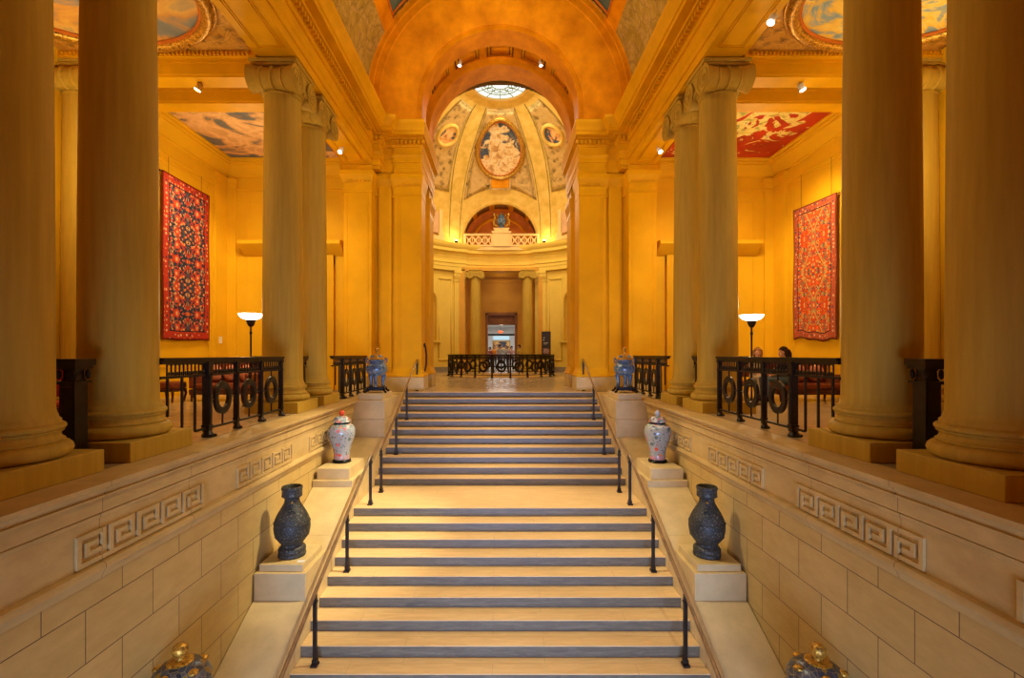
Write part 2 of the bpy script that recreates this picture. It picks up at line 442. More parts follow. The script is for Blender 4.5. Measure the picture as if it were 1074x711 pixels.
def m_porc(name, base, seed):
    t = NT(name); v = t.pos(loc=(seed, seed*.7, 0)); p = t.sep(t.pos())
    c = t.sep(t.voro(v, 9, 'F1', 'Color')); d = t.voro(v, 9, 'F1', 'Distance')
    motif = t.ramp(c[0], [(0, (.62,.07,.03)), (.25, base), (.45, (.10,.16,.14)), (.6, (.55,.16,.18)), (.72, (.60,.22,.06)), (.82, (.07,.10,.22))], 'CONSTANT')
    mask = t.ramp(t.math('ADD', d, t.math('MULTIPLY', t.noise(v, 22, 3, .6), .25)), [(.44, (1,1,1)), (.49, (0,0,0))])
    col = t.mix(mask, base, motif)
    stem = t.ramp(t.noise(v, 7, 3, .5, 2.5), [(.485, (0,0,0)), (.5, (1,1,1)), (.515, (0,0,0))])
    col = t.mix(t.math('MULTIPLY', stem, .8), col, (.10,.13,.10))
    sm = t.sep(t.voro(v, 21, 'F1', 'Color')); sd = t.voro(v, 21, 'F1', 'Distance')
    leaf = t.ramp(sm[0], [(0, (.06,.13,.09)), (.3, (.20,.24,.20)), (.5, (.42,.09,.07)), (.62, (.05,.07,.14)), (.75, sc(base, 1.15)), (.9, (.45,.20,.22))], 'CONSTANT')
    lm = t.ramp(t.math('ADD', sd, t.math('MULTIPLY', t.noise(v, 5, 2, .5), .5)), [(.52, (1,1,1)), (.60, (0,0,0))])
    col = t.mix(t.math('MULTIPLY', lm, .85), col, leaf); col = t.mix(mask, col, motif)
    band = t.math('GREATER_THAN', p[2], .70)
    bm_ = t.sep(t.voro(v, 20, 'F1', 'Color', .6))
    col = t.mix(t.math('MULTIPLY', band, .75), col, t.ramp(bm_[0], [(0, (.20,.30,.27)), (.4, (.62,.58,.48)), (.7, (.55,.12,.06)), (.85, (.10,.12,.18))], 'CONSTANT'))
    low = t.math('LESS_THAN', p[2], .14)
    col = t.mix(t.math('MULTIPLY', low, .6), col, (.50,.28,.30))
    return t.fin(col, .15, 0, .5)
M['porc1'] = m_porc('white_porcelain_orange_flowers', (.34,.37,.37), 1.3)
M['porc2'] = m_porc('white_porcelain_pink_flowers', (.33,.34,.29), 4.1)
def m_bronze():
    t = NT('patinated_dark_bronze'); v = t.pos()
    w = t.mix(.03, v, t.noise(v, 12, 2, .5, 0, 1), 'LINEAR_LIGHT')
    d = t.voro(w, 24, 'DISTANCE_TO_EDGE'); n = t.noise(v, 6, 5, .6)
    t.bump(t.math('ADD', d, t.math('MULTIPLY', n, .6)), .45, .012)
    col = t.ramp(t.math('ADD', t.math('MULTIPLY', d, .9), t.math('MULTIPLY', n, .5)), [(.2, (.022,.023,.019)), (.50, (.062,.062,.050)), (.8, (.20,.185,.13))])
    return t.fin(col, .5, .2, .35)
M['bronze'] = m_bronze()
def m_clois(name, a, b, c, sc_=14):
    t = NT(name); v = t.pos()
    k = t.sep(t.voro(v, sc_, 'F1', 'Color')); d = t.voro(v, sc_, 'DISTANCE_TO_EDGE')
    col = t.ramp(k[0], [(0, a), (.45, b), (.75, c), (.9, sc(a, .6))], 'CONSTANT')
    col = t.mix(t.ramp(d, [(.015, (.8,.8,.8)), (.035, (0,0,0))]), col, (.40,.28,.08))
    return t.fin(col, .28, .15, .5)
M['clois'] = m_clois('blue_cloisonne', (.045,.13,.25), (.08,.19,.31), (.20,.28,.33))
M['clois2'] = m_clois('dark_gold_cloisonne', (.045,.055,.075), (.085,.09,.10), (.28,.16,.02), 16)

# ------------------------------------------------------------------ room: floors, stairwell
SW = 2.72      # half width of the stair
XW = 3.47      # stairwell wall
def nose_low(y): return -1.76 - (9.03 - y)*.468
RISE, TREAD = .16, .342

mb = MB()
mb.box(-3.6, 3.6, -2.6, 3.6, -4.6, -4.48)                                  # foot of the stair
struct(mb.build('floor_stair_foot', M['floor']))
RC = (0, 24.3)                                                              # rotunda centre
mb = MB()
for s in (-1, 1):
    mb.box(s*3.76, s*8.5, -2.6, 15.0, -.25, 0)
    mb.box(s*2.3, s*4.7, 15.0, 18.6, -.25, -.002)
mb.box(-3.755, 3.755, 14.03, 15.0, -.25, 0)
mb.box(-2.3, 2.3, 15.0, 18.6, -.25, 0)
mb.grid(lambda u, v: (0 + (2.55 + (9-2.55)*v)*math.cos(2*PI*u), 25.0 + (2.55 + (9-2.55)*v)*math.sin(2*PI*u), -.003), 72, 1)
mb.box(-3, 3, 30.0, 40, -.25, -.006)
struct(mb.build('floor', M['floor']))
mb = MB(); mb.lathe([(2.55, -3.4), (2.55, 0)], 64, (0, 25, 0), cap=False)
struct(mb.build('wall_light_well', M['pale']))
mb = MB(); mb.lathe([(0, 0), (2.6, 0)], 48, (0, 25, -3.4), cap=False); struct(mb.build('floor_light_well', M['floor']))

KEY = ["#######.", "#.....#.", "#.###.#.", "#.#...#.", "#.#####.", "#.......", "########"]
def key_relief(s, y0):
    """Greek key fret, raised from the band between z -.68 and -.40"""
    mb = MB(); zt, zb = -.405, -.675; t = .024
    n = 5; L = 1.66; u = L/n; cw, ch = u/8, (zt-zb)/7
    rows = KEY if s < 0 else KEY[::-1]
    for k in range(n):
        for r, row in enumerate(rows):
            c = 0
            while c < 8:
                if row[c] == '#':
                    e = c
                    while e < 8 and row[e] == '#': e += 1
                    mb.box(s*(XW-.004-t), s*(XW), y0+k*u+c*cw, y0+k*u+e*cw, zt-(r+1)*ch, zt-r*ch); c = e
                else: c += 1
    mb.box(s*(XW-.004-t), s*XW, y0+L, y0+L+cw, zb, zt)
    return mb
for s, side in ((-1, 'left'), (1, 'right')):
    mb = MB(); mb.box(s*XW, s*3.95, -2.6, 14.0, -4.6, -.75)
    w = struct(mb.build('wall_%s_stairwell' % side, M['blocks']))
    for y0 in (-.85, 1.54, 3.96, 6.38, 8.80):
        key_relief(s, y0).build('greek_key_relief', M['ledge'], w)
    mb = MB(); mb.box(s*(XW-.004), s*3.94, -2.6, 13.99, -.76, -.30); mb.build('frieze_band', M['ledge'], w)
    # ledge over the wall
    prof = [(.15, .0), (-.14, 0), (-.26, 0), (-.26, -.04), (-.252, -.048), (-.225, -.052), (-.222, -.075), (-.20, -.098), (-.196, -.115), (-.214, -.118), (-.214, -.134), (-.182, -.14), (-.182, -.268), (-.15, -.275), (-.166, -.285), (-.164, -.315), (-.148, -.33), (-.148, -.345), (-.135, -.38), (.2, -.38)]
    mb = MB(); mb.prism([(s*(3.62+a), z) for a, z in prof], 'y', -2.6, 11.42)
    struct(mb.build('trim_1' if s < 0 else 'trim_2', M['ledge']))
    prof = [(.02, -.685), (-.05, -.70), (-.065, -.72), (-.065, -.755), (-.05, -.77), (-.035, -.80), (-.02, -.84), (.02, -.86)]
    mb = MB(); mb.prism([(s*(XW+a), z) for a, z in prof], 'y', -2.6, 11.4)
    struct(mb.build('trim_3' if s < 0 else 'trim_4', M['ledge']))

# staircase: one part per step
st = thing('staircase', 'broad two-flight stone staircase with tan treads and risers darkened as in shade', 'staircase', (0, 9.03, -1.76))
def step(yf, yb, z, zb, name='step'):
    mb = MB(); y0 = 9.03; zz = 1.76
    mb.box(-SW, SW, yf-y0, yb-y0+.02, zb+zz, z-.014+zz, 1)
    mb.box(-SW, SW, yf-.010-y0, yb-y0+.02, z-.014+zz, z+zz, 0)
    return mb.build(name, [M['tread'], M['riser']], st, bevel=.004)
step(9.03, 10.54, -1.76, -2.3, 'landing')
for i in range(1, 17):
    yf = 9.03 - i*TREAD; step(yf, yf+TREAD, -1.76-i*RISE, -1.76-i*RISE-.45)
for j in range(11):
    yf = 13.96 - j*TREAD; z = -j*RISE
    step(yf, yf+TREAD if j else 14.02, z - (.0 if j else .0), z-.4)

# parapets with pedestals
for s, side in ((-1, 'left'), (1, 'right')):
    P = thing('stair_parapet', 'sloping limestone parapet with stepped pedestals along the %s side of the stairs' % side, 'parapet', (s*3.1, 9.03, -1.76))
    o = Vector((s*3.1, 9.03, -1.76))
    def pb(mb, name, mat, bevel=.006):
        mb.v = [(x-o.x, y-o.y, z-o.z) for x, y, z in mb.v]; return mb.build(name, mat, P, bevel=bevel)
    xi, xo = s*SW, s*(XW-.012)
    # the sloping body, cut in slabs so that joints show
    def top(y): return nose_low(y) + .44
    mb = MB()
    ys = [3.2, 4.42, 5.6, 6.81, 7.9, 8.95]
    for a, b in zip(ys[:-1], ys[1:]):
        mb.prism([(a+.003, top(a)), (b-.003, top(b)), (b-.003, -4.5), (a+.003, -4.5)], 'x', xi, xo)
        mb.prism([(a-.01, top(a)-.012), (b+.01, top(b)-.012), (b+.01, -4.5), (a-.01, -4.5)], 'x', s*(SW+.004), s*(XW-.016))
    pb(mb, 'sloping_cap', M['stone'])
    mb = MB(); mb.prism([(8.95, -1.236), (10.6, -1.236), (11.42, -.86), (11.42, -2.6), (8.95, -2.6)], 'x', xi, xo); pb(mb, 'level_cap', M['stone'])
    # pedestals 0,1 on the slope
    for k, (yf, zb) in enumerate(((4.37, -3.12), (6.81, -1.98))):
        mb = MB(); mb.box(s*(SW+.008), s*(XW-.02), yf, yf+1.0, zb-.75, zb); pb(mb, 'pedestal', M['stone'])
        mb = MB(); mb.box(s*2.79, s*3.405, yf+.06, yf+.80, zb, zb+.10); pb(mb, 'pedestal_slab', M['stone'])
    mb = MB(); mb.box(s*2.80, s*3.40, 9.02, 9.98, -1.236, -1.03); pb(mb, 'pedestal', M['stone'])
    mb = MB(); mb.box(s*SW, s*(XW-.008), 11.43, 14.02, -2.6, -.45); mb.box(s*SW, s*(XW-.008), 11.43, 14.02, -.444, 0.0); mb.box(s*(XW-.02), s*3.75, 11.425, 14.02, -.3, -.001); pb(mb, 'end_block', M['stone'])
    mb = MB(); mb.box(s*2.78, s*3.36, 11.5, 12.5, 0, .15); pb(mb, 'pedestal_slab', M['stone'])

# ------------------------------------------------------------------ columns
def column(name, label, x, y, H=6.58, k=1.0, rz=0, group=None, ped=True):
    c = thing(name, label, 'column', (x, y, 0), rz, group)
    zc = H  # top of abacus
    mb = MB(); mb.box(-.495*k, .495*k, -.495*k, .495*k, 0, .205*k); mb.build('plinth', M['column'], c, bevel=.008)
    def arc(r, z, rad, a0, a1, n=6): return [(r+rad*math.cos(R(a0+(a1-a0)*i/n)), z+rad*math.sin(R(a0+(a1-a0)*i/n))) for i in range(n+1)]
    base = [(.40, .205)] + arc(.425, .272, .066, -90, 90) + [(.432, .345), (.432, .357), (.412, .37), (.402, .39), (.402, .41), (.420, .425), (.425, .43), (.425, .44)] + arc(.412, .468, .028, -90, 90) + [(.405, .505), (.405, .525), (.388, .54), (.375, .575), (.366, .62)]
    mb = MB(); mb.lathe([(r*k, z*k) for r, z in base], 48); mb.build('base', M['column'], c, sharp=50)
    z0, z1 = .62*k, zc-.58*k
    prof = []
    for i in range(17):
        t = i/16; rr = .366 - .036*(t**1.7); prof.append((rr*k, z0+(z1-z0)*t))
    mb = MB(); mb.lathe(prof, 48); mb.build('shaft', M['column'], c)
    # Ionic capital; scroll faces look along local x
    zt = zc
    mb = MB()
    mb.lathe([(r*k, zt+z*k) for r, z in [(.33, -.60), (.352, -.59), (.352, -.57), (.335, -.56), (.335, -.52), (.36, -.51), (.41, -.45), (.43, -.39), (.41, -.34), (.3, -.30)]], 40)
    for q in range(24):                                          # egg moulding
        a = 2*PI*q/24
        mb.ell((.405*k*math.cos(a), .405*k*math.sin(a), zt-.44*k), .034*k, .034*k, .06*k, 8, 6)
    mb.box(-.40*k, .40*k, -.36*k, .36*k, zt-.32*k, zt-.11*k)
    cap = mb.build('capital', M['column'], c, sharp=45)
    for sy in (-1, 1):
        mb = MB()
        prof = []
        for i in range(13):
            t = i/12; xx = -.43+.86*t; w = abs(2*t-1)
            prof.append(((.185+.065*w**2.2)*k, xx*k))
        Mx = Matrix.Translation((0, sy*.36*k, zt-.36*k)) @ Matrix.Rotation(PI/2, 4, 'Y')
        mb.M = Mx; mb.lathe(prof, 28)
        for xs in (-.2, 0, .2):
            mb.lathe([(.19*k, (xs-.03)*k), (.215*k, xs*k), (.19*k, (xs+.03)*k)], 28, cap=False)
        mb.M = None
        for sx in (-1, 1):                                       # raised spiral on each scroll face
            pts = []; n = 60
            for i in range(n+1):
                t = i/n; a = PI/2 - sy*sx*0 + (sy)*t*2*PI*2.4; rr = (.235*(1-t)+.03)*k
                pts.append((sx*.435*k, sy*.36*k + rr*math.sin(-a+PI/2)*1.0*1, zt-.36*k + rr*math.cos(-a+PI/2)))
            mb.tube(pts, .018*k, 5)
            mb.ell((sx*.435*k, sy*.36*k, zt-.36*k), .03*k, .04*k, .04*k, 8, 6)
        mb.build('volute', M['column'], cap, sharp=50)
    mb = MB()
    mb.box(-.42*k, .42*k, -.42*k, .42*k, zt-.125*k, zt-.07*k)
    mb.box(-.45*k, .45*k, -.45*k, .45*k, zt-.07*k, zt)
    mb.build('abacus', M['column'], c, bevel=.02*k)
    return c
names = {4.07: 'foremost', 5.38: 'second', 9.42: 'third', 10.75: 'fourth'}
desc = {4.07: 'Foremost stone column on the %s, its shaft running up past the edge of the picture', 5.38: 'Thick stone column on the %s, second from the front, paired behind the foremost one',
        9.42: 'Ionic stone column on the %s with its scroll capital in full view, third from the front', 10.75: 'Ionic stone column on the %s, fourth and farthest of its row'}
for s, side in ((-1, 'left'), (1, 'right')):
    for y in (4.07, 5.38, 9.42, 10.75):
        column('ionic_column', desc[y] % side, s*4.21, y, group='columns of the %s colonnade' % side)
    column('ionic_column', 'Column against the outer wall of the %s gallery, glimpsed between the two front columns' % side, s*8.05, 9.42)
for s, side in ((-1, 'left'), (1, 'right')):
    column('ionic_column', 'Small pale Ionic column on the %s of the far rotunda opening' % side, s*1.58+.08, 29.75, 6.2, .9, PI/2, 'columns of the rotunda opening')

# ------------------------------------------------------------------ hall entablature, piers
HX = 3.75
def ez(z): return EYE + (z-EYE)*.973
HALLP = [(HX, -2.6), (HX, 14.15), (3.5, 14.15), (3.5, 14.50), (3.14, 14.50), (3.14, 14.44), (2.34, 14.44), (2.34, 17.2)]
SCL = [1, 1, 1, 1, 1, 1, .33]
ENT = [(-.02, 6.75), (0, 6.75), (0, 6.92), (.03, 6.925), (.03, 7.06), (.045, 7.07), (.075, 7.12), (.075, 7.16), (.02, 7.17), (.02, 7.38), (.05, 7.385), (.08, 7.42), (.08, 7.44), (.10, 7.45), (.10, 7.56), (.22, 7.57),
       (.24, 7.60), (.42, 7.605), (.42, 7.70), (.45, 7.715), (.46, 7.76), (.50, 7.83), (.57, 7.89), (.59, 7.92), (.59, 7.97), (.56, 8.0), (-.3, 8.0)]
for s, side in ((-1, 'left'), (1, 'right')):
    mb = MB(); sweep(mb, HALLP, [(o*.973, ez(z)) for o, z in ENT], SCL, s)
    # dentil rows
    y = 1.0
    while y < 13.4:
        mb.box(s*(HX-.185), s*(HX-.085), y, y+.07, ez(7.455), ez(7.55)); y += .125
    x = 3.52
    while x > 3.28: mb.box(s*x, s*(x+.07), 13.96, 14.06, ez(7.455), ez(7.55)); x -= .125
    x = 2.98
    while x > 2.22: mb.box(s*x, s*(x+.07), 14.26, 14.36, ez(7.455), ez(7.55)); x -= .125
    mb.box(s*(HX+.02), s*4.50, -2.6, 14.3, ez(6.75), 7.8)
    # soffit panels between the column pairs
    zs = ez(6.75)
    for a, b in ((-1.0, 3.5), (5.98, 8.86), (11.3, 14.0)):
        for k in (.13, .17):
            mb.box(s*(HX+k), s*(HX+k+.018), a+k, b-k, zs-.015, zs+.005); mb.box(s*(4.50-k), s*(4.50-k-.018), a+k, b-k, zs-.015, zs+.005)
            mb.box(s*(HX+k+.02), s*(4.48-k), a+k, a+k+.018, zs-.014, zs+.005); mb.box(s*(HX+k+.02), s*(4.48-k), b-k-.018, b-k, zs-.014, zs+.005)
    struct(mb.build('trim_5' if s < 0 else 'trim_6', M['entab']))
    # pier bodies
    mb = MB()
    mb.box(s*3.74, s*4.56, 14.15, 15.0, .4, 6.6)                 # anta
    mb.box(s*3.13, s*3.75, 14.56, 14.99, .4, 6.6)
    mb.box(s*3.24, s*3.64, 14.51, 14.98, .4, 6.6)
    mb.box(s*2.34, s*3.14, 14.45, 15.25, .4, 6.6)                # main pier
    mb.box(s*2.36, s*4.8, 14.97, 15.24, .4, 8.0)
    mb.box(s*2.55, s*3.4, 15.2, 16.35, .4, 8.2)
    mb.box(s*2.36, s*3.38, 16.3, 17.2, .4, 6.3)                  # second pilaster
    mb.box(s*2.38, s*3.39, 16.31, 17.22, 6.2, 8.2)
    mb.box(s*2.37, s*4.7, 14.47, 15.23, 6.5, 8.1)
    mb.box(s*3.52, s*4.69, 14.2, 15.22, 6.5, 8.1)
    pier = struct(mb.build('wall_%s_pier' % side, M['yellow'], bevel=.012))
    mb = MB()
    capp = [(-.02, 5.78), (.03, 5.80), (.03, 5.84), (.005, 5.86), (.005, 6.06), (.03, 6.08), (.05, 6.12), (.07, 6.14), (.12, 6.26), (.14, 6.28), (.14, 6.40), (.03, 6.42), (.02, 6.59)]
    sweep(mb, [(4.56, 14.7), (4.56, 14.15), (3.74, 14.15), (3.74, 14.55), (3.14, 14.55), (3.14, 14.45), (2.34, 14.45), (2.34, 15.25)], [(-o if False else o, z) for o, z in capp], [.6, 1, .6, 1, .6, 1, .5], s)
    sweep(mb, [(2.7, 16.3), (2.36, 16.3), (2.36, 17.25)], [(-.02, 5.68), (.02, 5.70), (.02, 5.74), (.006, 5.76), (.006, 5.95), (.04, 5.98), (.08, 6.1), (.10, 6.12), (.10, 6.29), (.0, 6.31), (-.2, 6.31)], [.6, .6], s)
    for x in (3.80, 3.92, 4.04, 4.16, 4.28, 4.40):
        mb.box(s*x, s*(x+.06), 14.06, 14.12, 6.09, 6.14)
    for x in (2.34, 2.46, 2.58, 2.70, 2.82, 2.94):
        mb.box(s*x, s*(x+.06), 14.36, 14.42, 6.09, 6.14)
    mb.build('pier_capital', M['entab'], pier)
    mb = MB()
    basep = [(-.05, .66), (0, .66), (.012, .62), (.03, .56), (.05, .53), (.05, .50), (.075, .48), (.085, .45), (.075, .41), (.0, .40)]
    bpath = [(4.56, 14.9), (4.56, 14.15), (3.74, 14.15), (3.74, 14.55), (3.14, 14.55), (3.14, 14.45), (2.34, 14.45), (2.34, 15.2), (2.55, 15.2), (2.55, 16.3), (2.36, 16.3), (2.36, 17.25)]
    sweep(mb, bpath, basep, None, s)
    mb.build('base_moulding', M['yellow'], pier)
    mb = MB()
    mb.box(s*2.26, s*4.65, 14.36, 15.3, 0, .403); mb.box(s*3.66, s*4.66, 14.05, 15.0, 0, .405)
    mb.box(s*2.46, s*3.4, 15.2, 16.3, 0, .404); mb.box(s*2.28, s*3.4, 16.22, 17.28, 0, .405)
    mb.build('plinth_block', M['stone'], pier, bevel=.01)
    # small sunk panel lines on the main pier front
    mb = MB()
    for x in (3.02, 2.96): mb.box(s*x, s*(x+.02), 14.44, 14.452, .75, 5.7)
    for x in (3.84, 4.44): mb.box(s*x, s*(x+.02), 14.14, 14.152, .75, 5.7)
    mb.build('pier_moulding', M['yellow'], pier)

# ------------------------------------------------------------------ vault over the stair hall
ZC = 8.41; VR = 3.82
def arcpt(r, a, y, zc=ZC): return (-r*math.cos(R(a)), y, zc + r*math.sin(R(a)))
def vault_strip(mb, r, a0, a1, y0, y1, n, mi=0):
    mb.grid(lambda u, v: arcpt(r, a0+(a1-a0)*u, y0+(y1-y0)*v), n, max(1, int((y1-y0)/1.2)), mi)
mb = MB()
for s in (-1, 1): mb.box(s*VR, s*(VR+.15), -2.6, 14.0, 7.7, ZC, 0)
for a0, a1, mi in ((0, 2, 0), (2, 30, 1), (30, 37, 0), (37, 143, 2), (143, 150, 0), (150, 178, 1), (178, 180, 0)):
    vault_strip(mb, VR, a0, a1, -2.6, 14.0, max(2, int(abs(a1-a0)/3)), mi)
struct(mb.build('ceiling_vault', [M['orange'], M['olive'], M['vaultblue']]))
mb = MB()
for a in (37, 143):                                             # raised orange ribs edging the blue painting
    mb.tube([arcpt(VR-.01, a, y) for y in (-2.6, 13.9)], .03, 6)
mb.tube([arcpt(VR-.02, 37+106*i/40, 13.72) for i in range(41)], .035, 6)
struct(mb.build('trim_7', M['rust']))
mb = MB()
for i in range(150):
    p = arcpt(VR-.05, 37+106*i/149, 13.82); mb.ell(p, .032, .032, .032, 8, 6)
struct(mb.build('trim_8', M['gold']))
# end wall: moulded, gently splayed ring around the arch
def half_lathe(mb, prof, n=72, zc=ZC, mi=None, a0=0, a1=180):
    L = len(prof); vs = []; fs = []
    for k in range(n+1):
        a = a0 + (a1-a0)*k/n
        for r, y in prof: vs.append(arcpt(r, a, y, zc))
    for k in range(n):
        for j in range(L-1): fs.append((k*L+j, (k+1)*L+j, (k+1)*L+j+1, k*L+j+1))
    mb.add(vs, fs, mi)
    for s in (0, n):                                            # stilts down to the cornice
        base = [arcpt(r, a0 if s == 0 else a1, y, zc) for r, y in prof]
        for j in range(L-1):
            p, q = base[j], base[j+1]
            if a0 == 0: mb.add([p, q, (q[0], q[1], 7.7), (p[0], p[1], 7.7)], [(0, 1, 2, 3)], mi)
mb = MB()
half_lathe(mb, [(3.84, 13.9), (3.80, 13.96), (3.69, 13.97), (3.67, 14.01), (3.49, 14.03), (3.47, 14.06), (2.62, 14.34), (2.46, 14.42), (2.47, 14.45), (2.32, 14.45), (2.32, 15.22), (2.62, 15.22)])
struct(mb.build('wall_far_arch', M['orange']))
# coffered bay and inner rib
mb = MB(); half_lathe(mb, [(2.62, 15.2), (2.62, 16.32)])
cof = struct(mb.build('ceiling_coffers', M['orange']))
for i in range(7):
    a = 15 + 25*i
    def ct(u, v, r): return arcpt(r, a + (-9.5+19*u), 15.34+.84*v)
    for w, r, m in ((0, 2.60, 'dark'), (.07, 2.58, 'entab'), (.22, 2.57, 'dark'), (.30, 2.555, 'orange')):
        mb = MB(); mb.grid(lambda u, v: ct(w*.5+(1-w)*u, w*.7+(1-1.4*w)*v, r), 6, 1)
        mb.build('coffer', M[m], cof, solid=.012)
mb = MB(); half_lathe(mb, [(2.62, 16.3), (2.38, 16.3), (2.38, 17.25), (4.6, 17.27)]); struct(mb.build('wall_inner_arch', M['orange']))

# ------------------------------------------------------------------ side galleries
XO = 8.3; YE = 14.7
for s, side in ((-1, 'left'), (1, 'right')):
    mb = MB(); mb.box(s*XO, s*(XO+.2), -2.6, YE+.3, -.1, 7.1)
    wl = struct(mb.build('wall_%s' % side, M['gallery']))
    mb = MB()
    # panel mouldings on the outer wall and corner pilaster strips
    def frame_x(y0, y1, z0, z1, w=.035, t=.025):
        X = s*XO
        for a, b, c, d in ((y0, y1, z0, z0+w), (y0, y1, z1-w, z1), (y0, y0+w, z0, z1), (y1-w, y1, z0, z1)):
            mb.box(X, X-s*t, a, b, c, d)
    for (a, b) in ((11.35, 13.85), (5.9, 8.9)):
        frame_x(a, b, .75, 5.95); frame_x(a+.1, b-.1, .85, 5.85, .02, .015)
    mb.box(s*XO, s*(XO-.09), 14.05, 14.7, .0, 6.4); mb.box(s*XO, s*(XO-.11), 10.5, 11.1, 0, 6.4)
    mb.box(s*XO, s*(XO-.13), 14.0, 14.7, 6.05, 6.3); mb.box(s*XO, s*(XO-.16), 13.97, 14.7, 6.22, 6.34)
    mb.build('panel_moulding', M['gallery'], wl)
    mb = MB(); mb.box(s*4.5, s*(XO-.001), YE, YE+.29, -.1, 7.09)
    we = struct(mb.build('wall_%s_gallery_end' % side, M['gallery']))
    mb = MB()
    mb.box(s*XO, s*(XO-.35), YE, YE-.09, 0, 6.4); mb.box(s*XO, s*(XO-.39), YE, YE-.13, 6.05, 6.3); mb.box(s*(XO+.001), s*(XO-.42), YE, YE-.17, 6.221, 6.341)
    for x in (7.15, 7.62): mb.box(s*x, s*(x+.03), YE, YE-.02, .6, 5.7)
    mb.box(s*7.15, s*7.65, YE, YE-.02, 5.67, 5.7)
    mb.build('panel_moulding', M['gallery'], we)
    mb = MB()                                                    # door surround with projecting hood
    mb.prism([(YE, 4.05), (YE-.10, 4.08), (YE-.22, 4.22), (YE-.40, 4.30), (YE-.44, 4.34), (YE-.44, 4.44), (YE, 4.47)], 'x', s*4.7, s*7.72)
    mb.box(s*5.0, s*5.25, YE, YE-.12, 0, 4.06); mb.box(s*6.75, s*7.0, YE, YE-.12, 0, 4.06); mb.box(s*5.0, s*7.0, YE, YE-.10, 3.75, 4.06)
    mb.box(s*5.25, s*6.75, YE, YE-.02, 0, 3.75, 1)
    mb.build('door_hood', [M['gallery'], M['doorwood']], we)
    # cornice round the gallery bay, and necking line
    mb = MB()
    corn = [(-.02, 6.0), (.03, 6.02), (.03, 6.06), (.006, 6.08), (.006, 6.40), (.05, 6.42), (.05, 6.46), (.08, 6.48), (.16, 6.56), (.24, 6.68), (.26, 6.70), (.26, 6.74), (.32, 6.76), (.32, 6.82), (.36, 6.84), (.36, 6.9)]
    sweep(mb, [(4.6, YE), (XO, YE), (XO, -2.6)], [(-o, z) for o, z in corn], None, s)
    mb.v = [(x, y, z) for x, y, z in mb.v]
    struct(mb.build('trim_9' if s < 0 else 'trim_10', M['gallery']))
    # ceilings
    mb = MB(); mb.box(s*4.45, s*(XO+.2), -2.6, YE+.3, 6.92, 7.12); struct(mb.build('ceiling_%s_gallery' % side, M['gallery']))
    # beams over the column pairs
    mb = MB()
    for a, b in ((9.05, 9.47), (10.0, 10.42), (3.9, 4.3), (5.3, 5.75)):
        mb.box(s*4.49, s*XO, a, b, 6.30, 6.95); mb.box(s*4.49, s*XO, a+.03, b-.03, 6.26, 6.30)
        for e, f in ((a-.03, a), (b, b+.03)): mb.box(s*4.6, s*XO, e, f, 6.5, 6.56)
    for a in (8.98, 5.82): mb.box(s*4.5, s*XO, a-.05, a+.05, 6.56, 6.67)
    x = 4.62
    while x < 8.2: mb.box(s*x, s*(x+.035), 8.885, 8.94, 6.575, 6.63); x += .075
    struct(mb.build('trim_11' if s < 0 else 'trim_12', M['entab']))
    # ornamented ceiling with an oval painting in a fat gilded frame
    mb = MB(); mb.box(s*4.5, s*XO, 5.80, 9.0, 6.66, 6.93); struct(mb.build('ceiling_%s_ornament' % side, M['ornament']))
    cx, cy = s*6.4, 7.37
    ov = thing('oval_ceiling_painting', 'oval %s painting in a gilded ring on the %s gallery ceiling' % (('grey-blue and ochre', 'left') if s < 0 else ('bright yellow and blue swirls', 'right')), 'painting', (cx, cy, 6.66))
    mb = MB(); mb.lathe([(0, -.02), (1, -.02), (1, 0.0)], 64, cap=False, sx=1.72, sy=1.33); mb.build('canvas', M['fresco'] if s < 0 else M['fresco2'], ov)
    mb = MB(); mb.tube([(1.78*math.cos(2*PI*i/64), 1.40*math.sin(2*PI*i/64), -.03) for i in range(64)], .105, 10, True)
    mb.tube([(1.89*math.cos(2*PI*i/64), 1.52*math.sin(2*PI*i/64), -.01) for i in range(64)], .03, 6, True)
    mb.build('frame', M['gold'], ov)
    mb = MB(); mb.tube([(1.68*math.cos(2*PI*i/64), 1.29*math.sin(2*PI*i/64), -.04) for i in range(64)], .03, 6, True); mb.build('inner_moulding', M['rust'], ov)
    # rectangular ceiling painting in the far bay
    pt = thing('ceiling_painting', ('painted cloudy sky on the ceiling of the far left gallery bay' if s < 0 else 'red painted ceiling with pale yellow figures over the far right gallery bay'), 'painting', (s*6.35, 12.4, 6.9))
    mb = MB(); mb.box(-1.62, 1.62, -2.0, 2.0, -.012, .02); mb.build('canvas', M['clouds'] if s < 0 else M['redceil'], pt)
    mb = MB()
    for a, b, c, d in ((-1.68, 1.68, -2.06, -1.98), (-1.68, 1.68, 1.98, 2.06), (-1.68, -1.60, -2.06, 2.06), (1.60, 1.68, -2.06, 2.06)): mb.box(a, b, c, d, -.03, .02)
    mb.build('frame', M['rust'] if s < 0 else M['dark'], pt)

# back wall behind the viewer closes the hall
mb = MB(); mb.box(-8.6, 8.6, -2.8, -2.6, -4.7, 12.6); struct(mb.build('wall_back', M['yellow']))

M['day'] = m_emit('daylit_entrance_glass', (.62, .78, 1), .5)
mb = MB(); mb.box(-2.6, 2.6, -2.62, -2.58, -4.3, -.9); wn = struct(mb.build('window_2', M['day']))
mb = MB()
for x in (-2.65, -1.3, 0, 1.3, 2.65): mb.box(x-.05, x+.05, -2.64, -2.52, -4.4, -.85)
for z in (-4.35, -2.0, -.9): mb.box(-2.7, 2.7, -2.63, -2.53, z-.05, z+.05)
mb.build('window_frame', M['iron'], wn)

